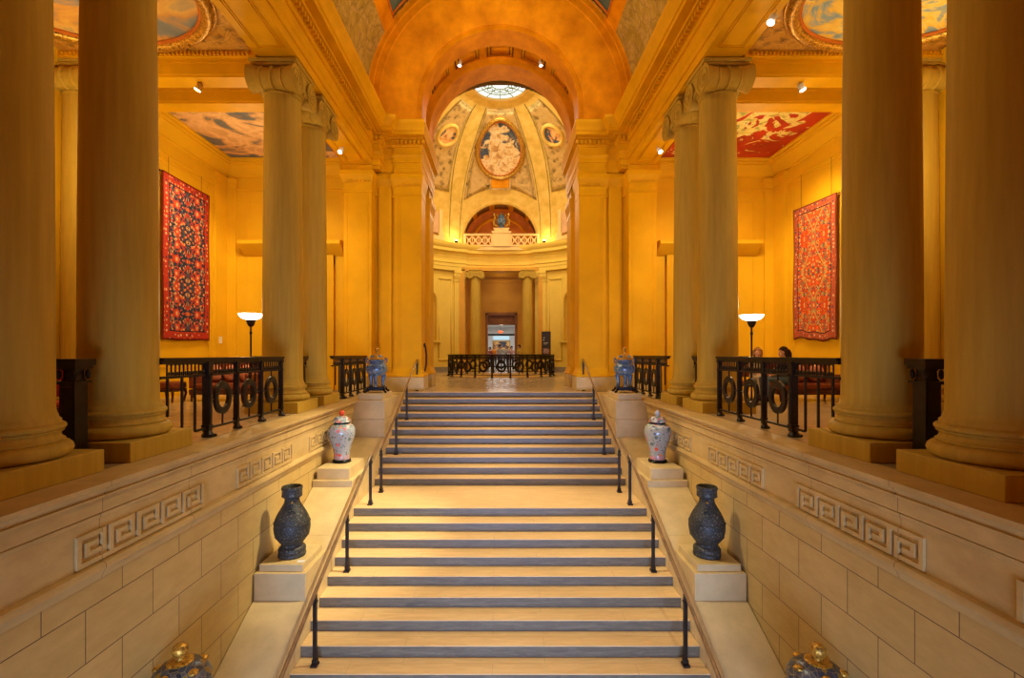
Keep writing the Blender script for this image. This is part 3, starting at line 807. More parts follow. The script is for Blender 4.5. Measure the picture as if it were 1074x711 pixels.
# ------------------------------------------------------------------ rugs
def rug(s, y0, y1, zt0, zt1, zb0, zb1, mat, label, wave):
    X = s*(XO-.075)
    t = thing('hanging_rug', label, 'rug', (X, (y0+y1)/2, (zb0+zb1)/2))
    mb = MB(); nu, nv = 28, 60; uv = []
    cy, cz = (y0+y1)/2, (zb0+zb1)/2
    def fn(u, v):
        y = y0+(y1-y0)*u; zb = zb0+(zb1-zb0)*u + wave*(math.sin(u*17)*.5+math.sin(u*9+1)*.5)*(1 if True else 0)
        zt = zt0+(zt1-zt0)*u
        z = zb+(zt-zb)*v
        d = .012*math.sin(u*14+v*2)*(1-v) + .01*math.sin(v*9+u*5)
        uv.append((u, v))
        return (-s*(d+.012), y-cy, z-cz)
    mb.grid(fn, nu, nv); mb.uv = uv
    mb.build('pile', mat, t, normals=False, solid=.016)
    mb = MB(); mb.rod((s*.02, y0-cy-.05, zt0-cz-.03), (s*.02, y1-cy+.05, zt1-cz-.03), .02); mb.build('hanging_rod', M['wood'], t)
    for q in (.15, .85):
        mb = MB(); mb.rod((s*.03, (y0-cy)*(1-q)+(y1-cy)*q, zt0-cz-.03), (s*.03, (y0-cy)*(1-q)+(y1-cy)*q, 6.0-cz), .005, seg=5); mb.build('wire', M['iron'], t)
rug(-1, 11.82, 13.72, 5.58, 5.55, 1.44, 1.47, M['rugblue'], 'tall dark blue and red patterned rug hanging on the left gallery wall', .01)
rug(1, 11.86, 13.60, 5.04, 5.10, 1.42, 1.52, M['rugred'], 'orange-red patterned rug with wavy lower edge hanging on the right gallery wall', .05)

# ------------------------------------------------------------------ railings
def ring_mb(c, r=.165, w=.04, t=.02, plane='xz'):
    mb = MB(); n = 28; prof = [(r-w, -t), (r+w, -t), (r+w, t), (r, t*1.6), (r-w, t), (r-w, -t)]
    mb.M = Matrix.Translation(c) @ Matrix.Rotation(PI/2, 4, 'X') @ Matrix.Diagonal((1, 1.12, 1, 1))
    mb.lathe(prof, n, cap=False); mb.M = None
    return mb
def rail_post(x, w, H, big=False):
    mb = MB()
    mb.box(x-w/2, x+w/2, -w/2, w/2, .07, H-.07)
    mb.box(x-w*.30, x+w*.30, -w*.62, w*.62, .12, H-.22)
    mb.box(x-w*.62, x+w*.62, -w*.62, w*.62, H-.24, H-.215); mb.box(x-w*.7, x+w*.7, -w*.7, w*.7, H-.10, H-.06)
    mb.box(x-w*.6, x+w*.6, -w*.6, w*.6, .13, .16)
    # clawed foot
    mb.lathe([(.0, .0), (w*.85, 0), (w*.95, .025), (w*.7, .055), (w*.5, .08)], 10, (x, -.01, 0))
    for dx in (-.5, 0, .5): mb.ell((x+dx*w, -w*.9, .018), w*.22, w*.4, .02, 8, 5)
    return mb
def railing(label, loc, rz, L, posts, H=1.05, balusters=(), group=None, x0=0):
    t = thing('railing', label, 'railing', loc, rz, group)
    mb = MB(); mb.box(x0, L, -.045, .045, H-.045, H); mb.box(x0, L, -.055, .055, H-.02, H-.005); mb.box(x0, L, -.03, .03, H-.075, H-.045); mb.build('top_rail', M['iron'], t)
    mb = MB(); mb.box(x0, L, -.022, .022, H-.245, H-.215); mb.build('middle_rail', M['iron'], t)
    mb = MB(); mb.box(max(x0, posts[0]-.25), L, -.018, .018, .10, .13); mb.build('bottom_rail', M['iron'], t)
    mb = MB(); x = x0+.12
    while x < L-.02:                                             # little lancets of the frieze
        mb.box(x-.005, x+.005, -.008, .008, H-.215, H-.075)
        mb.ell((x+.0375, 0, H-.19), .022, .010, .028, 6, 5); mb.tube([(x, 0, H-.11), (x+.018, 0, H-.085), (x+.0375, 0, H-.078), (x+.057, 0, H-.085), (x+.075, 0, H-.11)], .006, 4)
        x += .075
    mb.build('frieze', M['iron'], t)
    for k, x in enumerate(posts): rail_post(x, .085 if k in (0,) else .06, H).build('post', M['iron'], t)
    for a, b in zip(posts[:-1], posts[1:]):
        c = (a+b)/2
        r = ring_mb((c, 0, .49))
        r.rod((c, 0, .68), (c, 0, H-.23), .014, seg=6); r.rod((c, 0, .12), (c, 0, .30), .014, seg=6)
        r.rod((a, 0, .49), (c-.2, 0, .49), .009, seg=6); r.rod((c+.2, 0, .49), (b, 0, .49), .009, seg=6)
        for q in (-1, 1): r.ell((c+q*.215, 0, .49), .02, .014, .014, 6, 5)
        r.build('ring', M['iron'], t)
    for x in balusters:
        mb = MB(); mb.box(x-.012, x+.012, -.012, .012, .12 if x > .26 else .36, H-.23); mb.build('baluster', M['iron'], t)
    return t
for s, side in ((-1, 'left'), (1, 'right')):
    # local x runs along +y (towards the rotunda)
    railing('dark bronze railing with three rings between the second and third %s columns' % side, (s*3.88, 5.62, 0), PI/2, 3.02, [.82, 1.53, 2.26, 2.98], balusters=(.05, .31, .56), group='railings along the %s ledge' % side, x0=-.08)
    railing('short dark railing with rings between the fourth %s column and the yellow pier' % side, (s*3.88, 11.2, 0), PI/2, 2.82, [.75, 1.4, 2.05, 2.7], balusters=(.25, .5), group='railings along the %s ledge' % side, x0=.0)
    # newels standing between coupled columns
    for y, d in ((4.72, 'between the two front %s columns'), (10.08, 'between the third and fourth %s columns')):
        t = thing('newel_railing', ('dark square railing post with moulded cap ' + d) % side, 'railing', (s*4.14, y, 0))
        mb = MB(); w = .075
        mb.box(-w, w, -w, w, 0, .82); mb.box(-w*.7, w*.7, -w*1.08, -w, .1, .78); mb.box(-w*1.25, w*1.25, -w*1.25, w*1.25, 0, .10); mb.build('newel', M['iron'], t, bevel=.004)
        mb = MB(); mb.lathe([(.08, .82), (.095, .84), (.08, .86), (.075, .93), (.10, .97), (.075, .98)], 4, a0=PI/4, a1=2*PI+PI/4)
        mb.box(-.10, .10, -.10, .10, .815, .835); mb.box(-.12, .12, -.12, .12, .985, 1.05); mb.box(-.105, .105, -.105, .105, .95, .99)
        for a in (-1, 1):
            for b in (-1, 1): mb.ell((a*.075, b*.075, .90), .025, .025, .05, 6, 6)
        mb.build('newel_cap', M['iron'], t)
        for za, zb, hw in ((1.0, 1.05, .04), (.80, .835, .02), (.10, .13, .02)):
            mb = MB(); mb.box(s*.05, s*1.0, -hw, hw, za, zb); mb.build('side_rail', M['iron'], t)
        for q in (.28, .50, .72, .94):
            mb = MB(); mb.box(s*(q-.013), s*(q+.013), -.013, .013, 0 if q == .94 else .12, 1.01); mb.ell((s*q, 0, .91), .05, .015, .06, 8, 6); mb.build('baluster', M['iron'], t)
# circular railing round the light well
t = thing('round_railing', 'circular dark bronze railing around the floor opening in the rotunda', 'railing', (0.05, 25.0, 0))
NR = 20; RR = 2.68; H = 1.07
def rail_arc(z0, z1, r0, r1):
    mb = MB(); mb.lathe([(r0, z0), (r1, z0), (r1, z1), (r0, z1), (r0, z0)], 80, cap=False); return mb
m1 = rail_arc(H-.06, H, RR-.045, RR+.045); m1.lathe([(RR-.06, H-.025), (RR+.06, H-.025), (RR+.06, H-.01), (RR-.06, H-.01)], 80, cap=False)
m1.build('top_rail', M['iron'], t); rail_arc(H-.25, H-.22, RR-.02, RR+.02).build('middle_rail', M['iron'], t); rail_arc(.10, .13, RR-.018, RR+.018).build('bottom_rail', M['iron'], t)
mb = MB()
for k in range(260):
    a = 2*PI*k/260; mb.M = Matrix.Rotation(a, 4, 'Z') @ Matrix.Translation((0, -RR, 0))
    mb.box(-.005, .005, -.008, .008, H-.22, H-.06); mb.ell((.03, 0, H-.14), .02, .01, .045, 6, 4)
mb.M = None; mb.build('frieze', M['iron'], t)
for k in range(NR):
    a = 2*PI*(k+.5)/NR
    for nm in ('post', 'ring'):
        if nm == 'post': q = rail_post(0, .07, H)
        else:
            q = ring_mb((0, 0, .50), .19, .045, .03)
            q.rod((0, 0, .71), (0, 0, H-.24), .016, seg=6); q.rod((0, 0, .12), (0, 0, .29), .016, seg=6)
            q.rod((-.42, 0, .5), (-.235, 0, .5), .01, seg=6); q.rod((.235, 0, .5), (.42, 0, .5), .01, seg=6)
        ang = a if nm == 'post' else 2*PI*k/NR
        o = q.build(nm, M['iron'], t); o.location = (RR*math.sin(ang), -RR*math.cos(ang), 0); o.rotation_euler = (0, 0, ang)

# handrails
def handrail(s, posts, label, y_ext=None, curl=True):
    x = s*2.46
    t = thing('handrail', label, 'handrail', (x, posts[0][0], posts[0][1]))
    o = Vector((x, posts[0][0], posts[0][1]))
    pts = [(0, y-o.y, zt-o.z) for y, zb, zt in posts]
    if y_ext is not None:
        (ya, za), (yb, zb_) = (posts[0][0], posts[0][2]), (posts[1][0], posts[1][2])
        k = (zb_-za)/(yb-ya); pts = [(0, y_ext-o.y, za+k*(y_ext-ya)-o.z)] + pts
    if curl:
        e = pts[-1]; pts += [(0, e[1]+.09, e[2]+.005), (0, e[1]+.13, e[2]-.03), (0, e[1]+.11, e[2]-.075)]
    mb = MB(); mb.tube(pts, .028, 10, flat=.9); mb.build('rail', M['rail'], t)
    for y, zb, zt in posts:
        mb = MB(); yy, b, h = y-o.y, zb-o.z, zt-o.z
        mb.box(-.024, .024, yy-.024, yy+.024, b+.02, h-.02)
        mb.box(-.045, .045, yy-.06, yy+.045, b, b+.03); mb.box(-.034, .034, yy-.034, yy+.034, b+.03, b+.085); mb.box(-.032, .032, yy-.032, yy+.032, h-.13, h-.10)
        mb.build('post', M['iron'], t, bevel=.003)
    return t
for s, side in ((-1, 'left'), (1, 'right')):
    handrail(s, [(5.12, -1.76-12*.16+.0, -2.70), (6.46, -1.76-8*.16, -2.08), (7.82, -1.76-4*.16, -1.47), (9.22, -1.76, -.845)], 'bronze handrail down the %s side of the lower flight' % side, 3.6)
    handrail(s, [(10.05, -1.76, -.87), (11.50, -1.28, -.34), (12.80, -.64, .26), (14.40, 0, .915)], 'bronze handrail up the %s side of the upper flight' % side, None)

# ------------------------------------------------------------------ vases and burners
def bronze_vase(label, loc, rz):
    t = thing('bronze_vase', label, 'vase', loc, rz, 'vessels on the stair pedestals')
    mb = MB(); prof = [(.0, .0), (.19, 0), (.197, .02), (.192, .05), (.185, .06), (.192, .075), (.192, .115), (.18, .135), (.165, .145), (.15, .17), (.152, .19), (.18, .22), (.215, .27), (.245, .34), (.257, .42), (.252, .49), (.232, .56), (.20, .63), (.165, .69), (.135, .74), (.113, .78), (.104, .83), (.106, .855)]
    mb.lathe(prof, 48, cap=False); mb.build('body', M['bronze'], t, sharp=55)
    mb = MB(); mb.lathe([(.104, .85), (.125, .862), (.142, .875), (.146, .885), (.142, .90), (.142, .97), (.15, .985), (.15, 1.0), (.142, 1.02), (.128, 1.02), (.118, 1.0), (.108, .93), (.10, .86), (.0, .80)], 48, cap=False); mb.build('rim', M['bronze'], t, sharp=55)
    for a in (0, PI):
        mb = MB(); mb.M = Matrix.Rotation(a, 4, 'Z')
        mb.ell((0, -.125, .80), .03, .035, .04, 10, 8); mb.rod((0, -.13, .79), (0, -.145, .70), .016, .01, 8)
        mb.tube([(.05*math.cos(2*PI*i/20), -.17-.0*i, .65+.055*math.sin(2*PI*i/20)) for i in range(20)], .011, 8, True)
        mb.rod((0, -.145, .70), (0, -.185, .66), .012, .01, 8)
        mb.M = None; h = mb.build('ring_handle', M['bronze'], t)
        mb = MB(); mb.M = Matrix.Rotation(a, 4, 'Z'); mb.ell((0, -.155, .815), .012, .012, .016, 8, 6); mb.M = None; mb.build('gilt_stud', M['gold'], h)
    mb = MB()
    for z in (.30, .50): mb.lathe([(.0, 0), (.0, 0)], 4) if False else mb.tube([(((.232 if z == .30 else .252)+.0)*math.cos(2*PI*i/48), ((.232 if z == .30 else .252))*math.sin(2*PI*i/48), z) for i in range(48)], .007, 6, True)
    mb.build('relief_band', M['bronze'], t)
    return t
bronze_vase('dark bronze bottle vase on the left stair pedestal, its shadow on the wall', (-3.08, 7.20, -1.88), .35)
bronze_vase('dark bronze bottle vase on the right stair pedestal', (3.06, 7.20, -1.88), -.35)
def porcelain_jar(label, loc, rz, mat, fin):
    t = thing('porcelain_jar', label, 'jar', loc, rz, 'vessels on the stair pedestals')
    mb = MB(); mb.lathe([(0, 0), (.175, 0), (.185, .015), (.17, .03), (.175, .045), (.165, .06), (0, .06)], 40, cap=False); mb.build('stand', M['black'], t)
    mb = MB(); mb.lathe([(0, .06), (.148, .06), (.15, .08), (.147, .13), (.152, .19), (.168, .27), (.195, .36), (.228, .45), (.252, .53), (.26, .59), (.256, .645), (.24, .69), (.21, .725), (.165, .75), (.145, .755)], 48, cap=False); mb.build('body', mat, t, sharp=60)
    mb = MB(); mb.lathe([(.145, .745), (.15, .75), (.15, .785), (.14, .79)], 40, cap=False); mb.build('collar', M['black'], t)
    mb = MB(); mb.lathe([(.14, .785), (.178, .79), (.182, .80), (.165, .815), (.15, .83), (.145, .86), (.12, .885), (.07, .90), (.035, .905)], 40, cap=False); lid = mb.build('lid', mat, t)
    mb = MB(); mb.lathe([(.035, .90), (.03, .915), (.052, .945), (.055, .965), (.04, .995), (.018, 1.01), (.012, 1.025), (0, 1.03)], 20, cap=False); mb.build('finial', fin, lid)
    return t
M['finred'] = mottled('vermilion_glaze', (.60, .07, .03), .2, 8, .2, kind='Object')
M['fingrey'] = mottled('grey_blue_glaze', (.38, .40, .40), .2, 8, .2, kind='Object')
porcelain_jar('white lidded porcelain jar with orange flowers and red knob, on the left landing pedestal', (-3.12, 9.58, -1.03), .6, M['porc1'], M['finred'])
porcelain_jar('lidded porcelain jar with pink flowers and grey knob, on the right landing pedestal', (3.10, 9.58, -1.03), 2.1, M['porc2'], M['fingrey'])
def burner(label, loc, rz):
    t = thing('incense_burner', label, 'incense burner', loc, rz, 'vessels on the stair pedestals')
    mb = MB()
    mb.box(-.20, .20, -.20, .20, .085, .125); mb.box(-.215, .215, -.215, .215, .115, .14); mb.box(-.18, .18, -.18, .18, .05, .09)
    for a in (-1, 1):
        for b in (-1, 1):
            mb.tube([(a*.17, b*.17, .10), (a*.21, b*.21, .075), (a*.215, b*.215, .045), (a*.245, b*.245, .03)], [.03, .028, .024, .03], 8); mb.ell((a*.245, b*.245, .028), .034, .034, .028, 8, 6)
    mb.build('stand', M['black'], t)
    for k in range(3):
        a = 2*PI*k/3 + PI/6
        mb = MB(); c, s_ = math.cos(a), math.sin(a)
        mb.tube([(c*.14, s_*.14, .46), (c*.19, s_*.19, .41), (c*.165, s_*.165, .30), (c*.165, s_*.165, .21), (c*.175, s_*.175, .14)], [.06, .06, .042, .040, .052], 12); mb.build('leg', M['clois'], t)
    mb = MB(); mb.lathe([(0, .40), (.10, .405), (.17, .43), (.225, .48), (.25, .54), (.255, .60), (.24, .66), (.205, .70), (.175, .715), (.17, .73), (.17, .755)], 48, cap=False); mb.build('bowl', M['clois'], t, sharp=60)
    mb = MB(); mb.lathe([(.168, .745), (.19, .75), (.205, .765), (.205, .79), (.19, .80), (.165, .80)], 40, cap=False); mb.build('rim', M['clois'], t)
    for a in (-1, 1):
        mb = MB(); mb.tube([(a*.19, 0, .72), (a*.24, 0, .74), (a*.25, 0, .82), (a*.225, 0, .86), (a*.205, 0, .80)], .018, 8); mb.build('handle', M['clois'], t)
    mb = MB(); mb.lathe([(.168, .80), (.165, .83), (.14, .88), (.10, .915), (.075, .925), (.075, .94), (.04, .955)], 40, cap=False); lid = mb.build('lid', M['gold'], t)
    mb = MB()
    for k in range(4):
        a = PI/4+k*PI/2; mb.ell((.135*math.cos(a), .135*math.sin(a), .88), .045, .045, .035, 10, 8)
    mb.build('enamel_panel', M['clois'], lid)
    mb = MB(); mb.lathe([(.04, .95), (.028, .965), (.025, 1.0), (.045, 1.03), (.05, 1.055), (.038, 1.085), (.015, 1.11), (0, 1.125)], 20, cap=False); mb.build('finial', M['gold'], lid)
    return t
burner('blue tripod incense burner with gilt lid beside the left end of the top steps', (-3.04, 11.97, .15), .1)
burner('blue tripod incense burner with gilt lid beside the right end of the top steps', (3.06, 11.97, .15), -.1)
def big_jar(label, loc, rz):
    t = thing('cloisonne_jar', label, 'jar', loc, rz, 'vessels on the stair pedestals')
    mb = MB(); mb.lathe([(0, 0), (.2, 0), (.21, .03), (.19, .06), (.18, .10), (.2, .2), (.25, .35), (.29, .5), (.31, .62), (.315, .72), (.30, .80), (.265, .86), (.235, .885), (.235, .92)], 48, cap=False); mb.build('body', M['clois2'], t, sharp=60)
    mb = MB(); mb.lathe([(.23, .91), (.265, .92), (.275, .94), (.27, .96), (.255, .99), (.225, 1.04), (.17, 1.085), (.10, 1.11), (.055, 1.118)], 48, cap=False); lid = mb.build('lid', M['clois2'], t)
    mb = MB(); mb.lathe([(.115, 1.10), (.12, 1.115), (.10, 1.125), (.05, 1.125)], 32, cap=False)
    for k in range(5):
        a = 2*PI*k/5 + .6; mb.ell((.20*math.cos(a), .20*math.sin(a), 1.055), .05, .05, .03, 10, 8)
    mb.build('gilt_ornament', M['gold'], lid)
    mb = MB(); mb.lathe([(.055, 1.115), (.04, 1.13), (.04, 1.15), (.06, 1.17), (.075, 1.205), (.075, 1.235), (.06, 1.265), (.03, 1.285), (0, 1.29)], 24, cap=False); mb.build('finial', M['gold'], lid)
    return t
big_jar('dark lidded jar at the bottom left corner, only its lid and knob in view', (-3.13, 4.76, -3.02), .2)
big_jar('blue and gilt lidded jar at the bottom right corner, only its lid in view', (3.11, 4.76, -3.02), 1.4)

# ------------------------------------------------------------------ rotunda
CY = 24.3; RD = 6.3; ZD = 8.0
def dr(phi, r=RD, z=0): return (r*math.sin(R(phi)), CY + r*math.cos(R(phi)), z)
NICHE = 43
def drumskip(u, v):
    phi = -150+300*u; z = 6.25*v
    if abs(phi) < 20.5 and z < 6.2: return True
    for c in (-NICHE, NICHE):
        w = (phi-c)*PI/180*RD
        if abs(w) < .62 and 1.9 < z < 4.25: return True
        if z >= 4.25 and w*w + (z-4.25)**2 < .62**2: return True
    return False
mb = MB(); mb.grid(lambda u, v: dr(-150+300*u, RD, 6.25*v), 300, 125, 0, drumskip)
drum = struct(mb.build('wall_rotunda', M['drum']))
for c, side in ((-NICHE, 'left'), (NICHE, 'right')):
    C = Vector(dr(c, RD+.02)); ax = -R(c)
    mb = MB(); mb.M = Matrix.Translation(C) @ Matrix.Rotation(ax, 4, 'Z')
    mb.lathe([(.62, 1.9), (.62, 4.25)], 20, a0=0, a1=PI, cap=False)
    mb.lathe([(.62*math.cos(PI/2*i/8), 4.25+.62*math.sin(PI/2*i/8)) for i in range(9)], 20, a0=0, a1=PI, cap=False)
    mb.lathe([(0, 1.9), (.62, 1.9)], 20, a0=0, a1=PI, cap=False)
    pts = [(.66*math.cos(PI*i/24), -.05, 4.25+.66*math.sin(PI*i/24)) for i in range(25)]
    mb.tube([(.66, -.05, 1.9)] + pts + [(-.66, -.05, 1.9)], .075, 6)
    mb.box(-.85, .85, -.22, .1, 1.78, 1.9)
    mb.M = None; mb.build('wall_niche', M['drum'], drum)
mb = MB()
for c in (-32.5, 32.5):                                          # raised panel frames beside the pilasters
    for a, b, z0, z1 in ((-4, -3.6, .7, 5.7), (3.6, 4, .7, 5.7), (-4, 4, 5.62, 5.7), (-4, 4, .7, .78)):
        mb.grid(lambda u, v: dr(c+a+(b-a)*u, RD-.03, z0+(z1-z0)*v), 4, 1)
mb.build('panel_frame', M['drum'], drum, solid=.05)
mb = MB()
for sg in (-1, 1):
    a, b = sorted((sg*20.5, sg*27)); mb.grid(lambda u, v: dr(a+(b-a)*u, RD-.12, .3+5.9*v), 6, 1)
    for q in (a, b): mb.grid(lambda u, v: dr(q, RD-.12+.14*u, .3+5.9*v), 1, 1)
    for z0, z1, o in ((5.55, 5.6, .16), (5.75, 5.85, .17), (5.85, 6.05, .20), (6.05, 6.2, .24)):
        mb.grid(lambda u, v: dr(a-.4+(b-a+.8)*u, RD-o, z0+(z1-z0)*v), 6, 1); mb.grid(lambda u, v: dr(a-.4+(b-a+.8)*u, RD-o*v, z0), 6, 1)
mb.build('pilaster', M['drum'], drum)
mb = MB()
for a, b in ((-150, -20.5), (20.5, 150)):
    mb.grid(lambda u, v: dr(a+(b-a)*u, RD-.05, .30*v), 60, 1); mb.grid(lambda u, v: dr(a+(b-a)*u, RD-.05+.05*v, .30), 60, 1)
mb.build('dado', M['dado'], drum)
RENT = [(0, 6.18), (.18, 6.19), (.18, 6.42), (.21, 6.43), (.21, 6.60), (.26, 6.64), (.26, 6.70), (.16, 6.72), (.16, 7.12), (.20, 7.14), (.24, 7.22), (.36, 7.26), (.52, 7.30), (.52, 7.48), (.56, 7.50), (.62, 7.60), (.66, 7.68), (.66, 7.78), (.60, 7.80), (-.3, 7.84)]
def rent(u):                                                     # the cornice steps back over the opening
    phi = -152+304*u; return phi
def entab(a, b, back, n):
    mb = MB(); L = len(RENT)
    for i in range(n+1):
        p = a+(b-a)*i/n
        for o, z in RENT: mb.v.append(dr(p, RD-(o-back), z))
    for i in range(n):
        for j in range(L-1): mb.f.append((i*L+j, (i+1)*L+j, (i+1)*L+j+1, i*L+j+1)); mb.m.append(0)
    for i in (0, n): mb.f.append(tuple(i*L+j for j in range(L))); mb.m.append(0)
    return mb
e = struct(entab(-20, 20, .16, 24).build('trim_13', M['drum']))
struct(entab(-152, -20, -.04, 80).build('trim_14', M['drum'])); struct(entab(20, 152, -.04, 80).build('trim_15', M['drum']))
# vestibule behind the columns
XCD = .08
mb = MB()
for s in (-1, 1):
    mb.box(XCD+s*2.25, XCD+s*2.6, 29.9, 32.8, 0, 6.3)
    mb.box(XCD+s*1.02, XCD+s*2.26, 32.5, 32.8, 0, 6.3)
    mb.box(XCD+s*1.75, XCD+s*2.3, 32.2, 32.51, 0, 6.01); mb.box(XCD+s*1.7, XCD+s*2.31, 32.15, 32.52, 5.75, 6.0)
mb.box(XCD-1.02, XCD+1.02, 32.5, 32.8, 3.75, 6.3)
mb.box(XCD-2.24, XCD+2.24, 32.35, 32.53, 5.85, 6.05)
struct(mb.build('wall_vestibule', M['vest']))
mb = MB(); mb.box(XCD-2.6, XCD+2.6, 29.9, 32.8, 6.2, 6.4); struct(mb.build('ceiling_vestibule', M['vest']))
mb = MB()
for s in (-1, 1): mb.box(XCD+s*.90, XCD+s*1.06, 32.42, 33.1, 0, 3.8)
mb.box(XCD-1.06, XCD+1.06, 32.42, 33.1, 3.66, 3.86); mb.box(XCD-.95, XCD+.95, 32.75, 33.1, 3.05, 3.66); mb.box(XCD-.95, XCD+.95, 32.70, 32.76, 3.05, 3.14)
struct(mb.build('door_1', M['doorwood'], bevel=.01))
mb = MB()
for s in (-1, 1): mb.box(XCD+s*1.9, XCD+s*2.1, 33.0, 44, 0, 3.6); mb.box(XCD+s*.98, XCD+s*2.0, 33.0, 33.15, 0, 3.6)
for s in (-1, 1): mb.box(XCD+s*1.15, XCD+s*2.0, 39, 39.3, 0, 3.6)
mb.box(XCD-2.1, XCD+2.1, 44, 44.2, 0, 3.6)
struct(mb.build('wall_corridor', M['corr']))
mb = MB(); mb.box(XCD-2.1, XCD+2.1, 33.0, 44.2, 3.5, 3.7); struct(mb.build('ceiling_corridor', M['corr']))
mb = MB(); mb.box(XCD-2.0, XCD+2.0, 36.0, 36.15, 2.44, 2.58); struct(mb.build('trim_16', M['black']))
ex = thing('hanging_sign', 'small glowing orange sign hanging in the far doorway', 'sign', (XCD-.05, 35.8, 2.62))
mb = MB(); mb.ell((0, 0, .09), .19, .05, .10, 20, 12); mb.build('sign_face', M['redglow'], ex)
mb = MB(); mb.rod((0, 0, .17), (0, 0, .88), .012, seg=6); mb.build('hanger', M['black'], ex)
pic = thing('framed_picture', 'orange framed picture on the end wall of the far corridor', 'picture', (XCD+.02, 43.97, 1.9))
mb = MB(); mb.box(-.75, .75, -.03, .0, -.40, .30); mb.build('canvas', M['roundel'], pic)
mb = MB()
for a, b, c, d in ((-.8, .8, .3, .36), (-.8, .8, -.46, -.40), (-.8, -.75, -.46, .36), (.75, .8, -.46, .36)): mb.box(a, b, -.06, 0, c, d)
mb.build('frame', M['gold'], pic)
pn = thing('light_panel', 'pale blue lit panel above the picture in the far corridor', 'light', (XCD+.02, 43.97, 2.5))
mb = MB(); mb.box(-.72, .72, -.05, 0, -.14, .2); mb.build('panel_face', M['screen'], pn)
mb = MB(); mb.box(-.76, .76, -.04, .02, -.18, -.14); mb.box(-.76, .76, -.04, .02, .2, .24); mb.build('panel_frame', M['white'], pn)
# dark information board to the right of the opening
bd = thing('information_board', 'tall dark slate board with coloured picture standing right of the rotunda opening', 'sign', (2.72, 28.75, 0), R(-8))
mb = MB(); mb.box(-.27, .27, -.02, .02, .90, 2.42); mb.build('panel', mottled('slate_board', (.055,.048,.055), .15, 4, .5), bd, bevel=.005)
mb = MB(); mb.box(-.17, .19, -.028, -.02, 1.10, 1.42); mb.build('picture', m_paint('small_board_picture', [(.35, (.05,.04,.06)), (.45, (.55,.2,.05)), (.55, (.10,.16,.32)), (.62, (.65,.40,.3)), (.7, (.05,.05,.05))], 6, .5), bd)
mb = MB()
for z, a, b in ((2.02, -.16, -.09), (1.88, -.18, -.10), (1.74, -.16, .12), (1.66, -.16, .05)): mb.box(a, b, -.026, -.02, z, z+(.05 if z > 1.8 else .02))
mb.build('faded_mark', M['white'], bd)
mb = MB(); mb.rod((0, .03, .02), (0, .03, .95), .025, seg=8); mb.lathe([(0, 0), (.24, 0), (.24, .015), (.04, .03)], 24, (0, .03, 0)); mb.build('stand', M['iron'], bd)

# dome
def dp(az, el, r=RD): return (r*math.cos(R(el))*math.sin(R(az)), CY + r*math.cos(R(el))*math.cos(R(az)), ZD + r*math.sin(R(el))*(1 + .05*max(0, (el-55)/23)))
LR, LZ = 2.36, 8.1
def domeskip(u, v):
    p = dp(-180+360*u, -2+80*v)
    if p[1] > CY and (abs(p[0]) < LR) and (p[2] < LZ or p[0]**2 + (p[2]-LZ)**2 < LR**2): return True
    if p[1] < CY-2 and (abs(p[0]) < 3.3) and (p[2] < ZC or p[0]**2 + (p[2]-ZC)**2 < 3.3**2): return True
    return False
mb = MB(); mb.grid(lambda u, v: dp(-180+360*u, -2+80*v), 360, 120, 0, domeskip)
dome = struct(mb.build('ceiling_dome', M['dome']))
mb = MB(); mb.tube([(0+math.cos(a)*1.0, 0, 0) for a in [0, 1]], .01, 4) if False else None
pts = []
for i in range(49):
    a = PI*i/48; x, z = LR*math.cos(a), LZ+LR*math.sin(a); pts.append((x, CY + math.sqrt(max(.1, RD**2-x*x-(z-ZD)**2)) - .02, z))
mb.tube([(LR, pts[0][1], 7.8)] + pts + [(-LR, pts[-1][1], 7.8)], .11, 8)
mb.build('lunette_moulding', M['dome'], dome)
def patch(mb, fa, fe, r, nu=24, nv=24, mi=0):
    def fn(u, v):
        az, el = fa(u, v), 0
        el = fe(u, v); return dp(fa(u, v), el, r)
    mb.grid(fn, nu, nv, mi)
def central(inset, r):
    mb = MB()
    def fa(u, v): return (-1+2*u)*(22.5-inset)
    def fe(u, v):
        a = -1+2*u; lo = 31-8*a*a + inset*.7; hi = 73-inset*.8; return lo+(hi-lo)*v
    patch(mb, fa, fe, r); return mb
central(0, RD-.02).build('painted_border', M['grisaille'], dome, solid=.02)
central(1.2, RD-.04).build('panel_edge', M['olive'], dome, solid=.02)
central(2.2, RD-.055).build('ornament_field', M['grisaille'], dome, solid=.02)
def oval_pt(t, k, r): return dp(k*19.5*math.cos(t)*(1+.12*math.sin(t)), 52.3+k*15.6*math.sin(t), r)
mb = MB(); mb.grid(lambda u, v: oval_pt(2*PI*u, max(v, .001), RD-.10), 64, 14); mb.build('oval_painting', M['domeoval'], dome)
mb = MB(); mb.tube([oval_pt(2*PI*i/72, 1.03, RD-.10) for i in range(72)], .12, 10, True); mb.build('oval_frame', M['gold'], dome)
mb = MB(); mb.tube([oval_pt(2*PI*i/72, .93, RD-.12) for i in range(72)], .035, 6, True); mb.build('oval_inner_moulding', M['rust'], dome)
mb = MB()
cc = Vector(dp(0, 33.6, RD-.1)); mb.M = Matrix.Translation(cc) @ Matrix.Rotation(R(33), 4, 'X')
mb.box(-.55, .55, -.06, .06, -.27, .27); mb.M = None; mb.build('cartouche', M['orange'], dome, bevel=.03)
mb = MB(); mb.M = Matrix.Translation(cc) @ Matrix.Rotation(R(33), 4, 'X')
for a, b, c, d in ((-.64, .64, .27, .36), (-.64, .64, -.36, -.27), (-.64, -.55, -.36, .36), (.55, .64, -.36, .36)): mb.box(a, b, -.10, .06, c, d)
for q in (-1, 1): mb.tube([(q*.62, 0, .3), (q*.85, 0, .25), (q*.9, 0, 0), (q*.78, 0, -.1), (q*.66, 0, 0)], .06, 8)
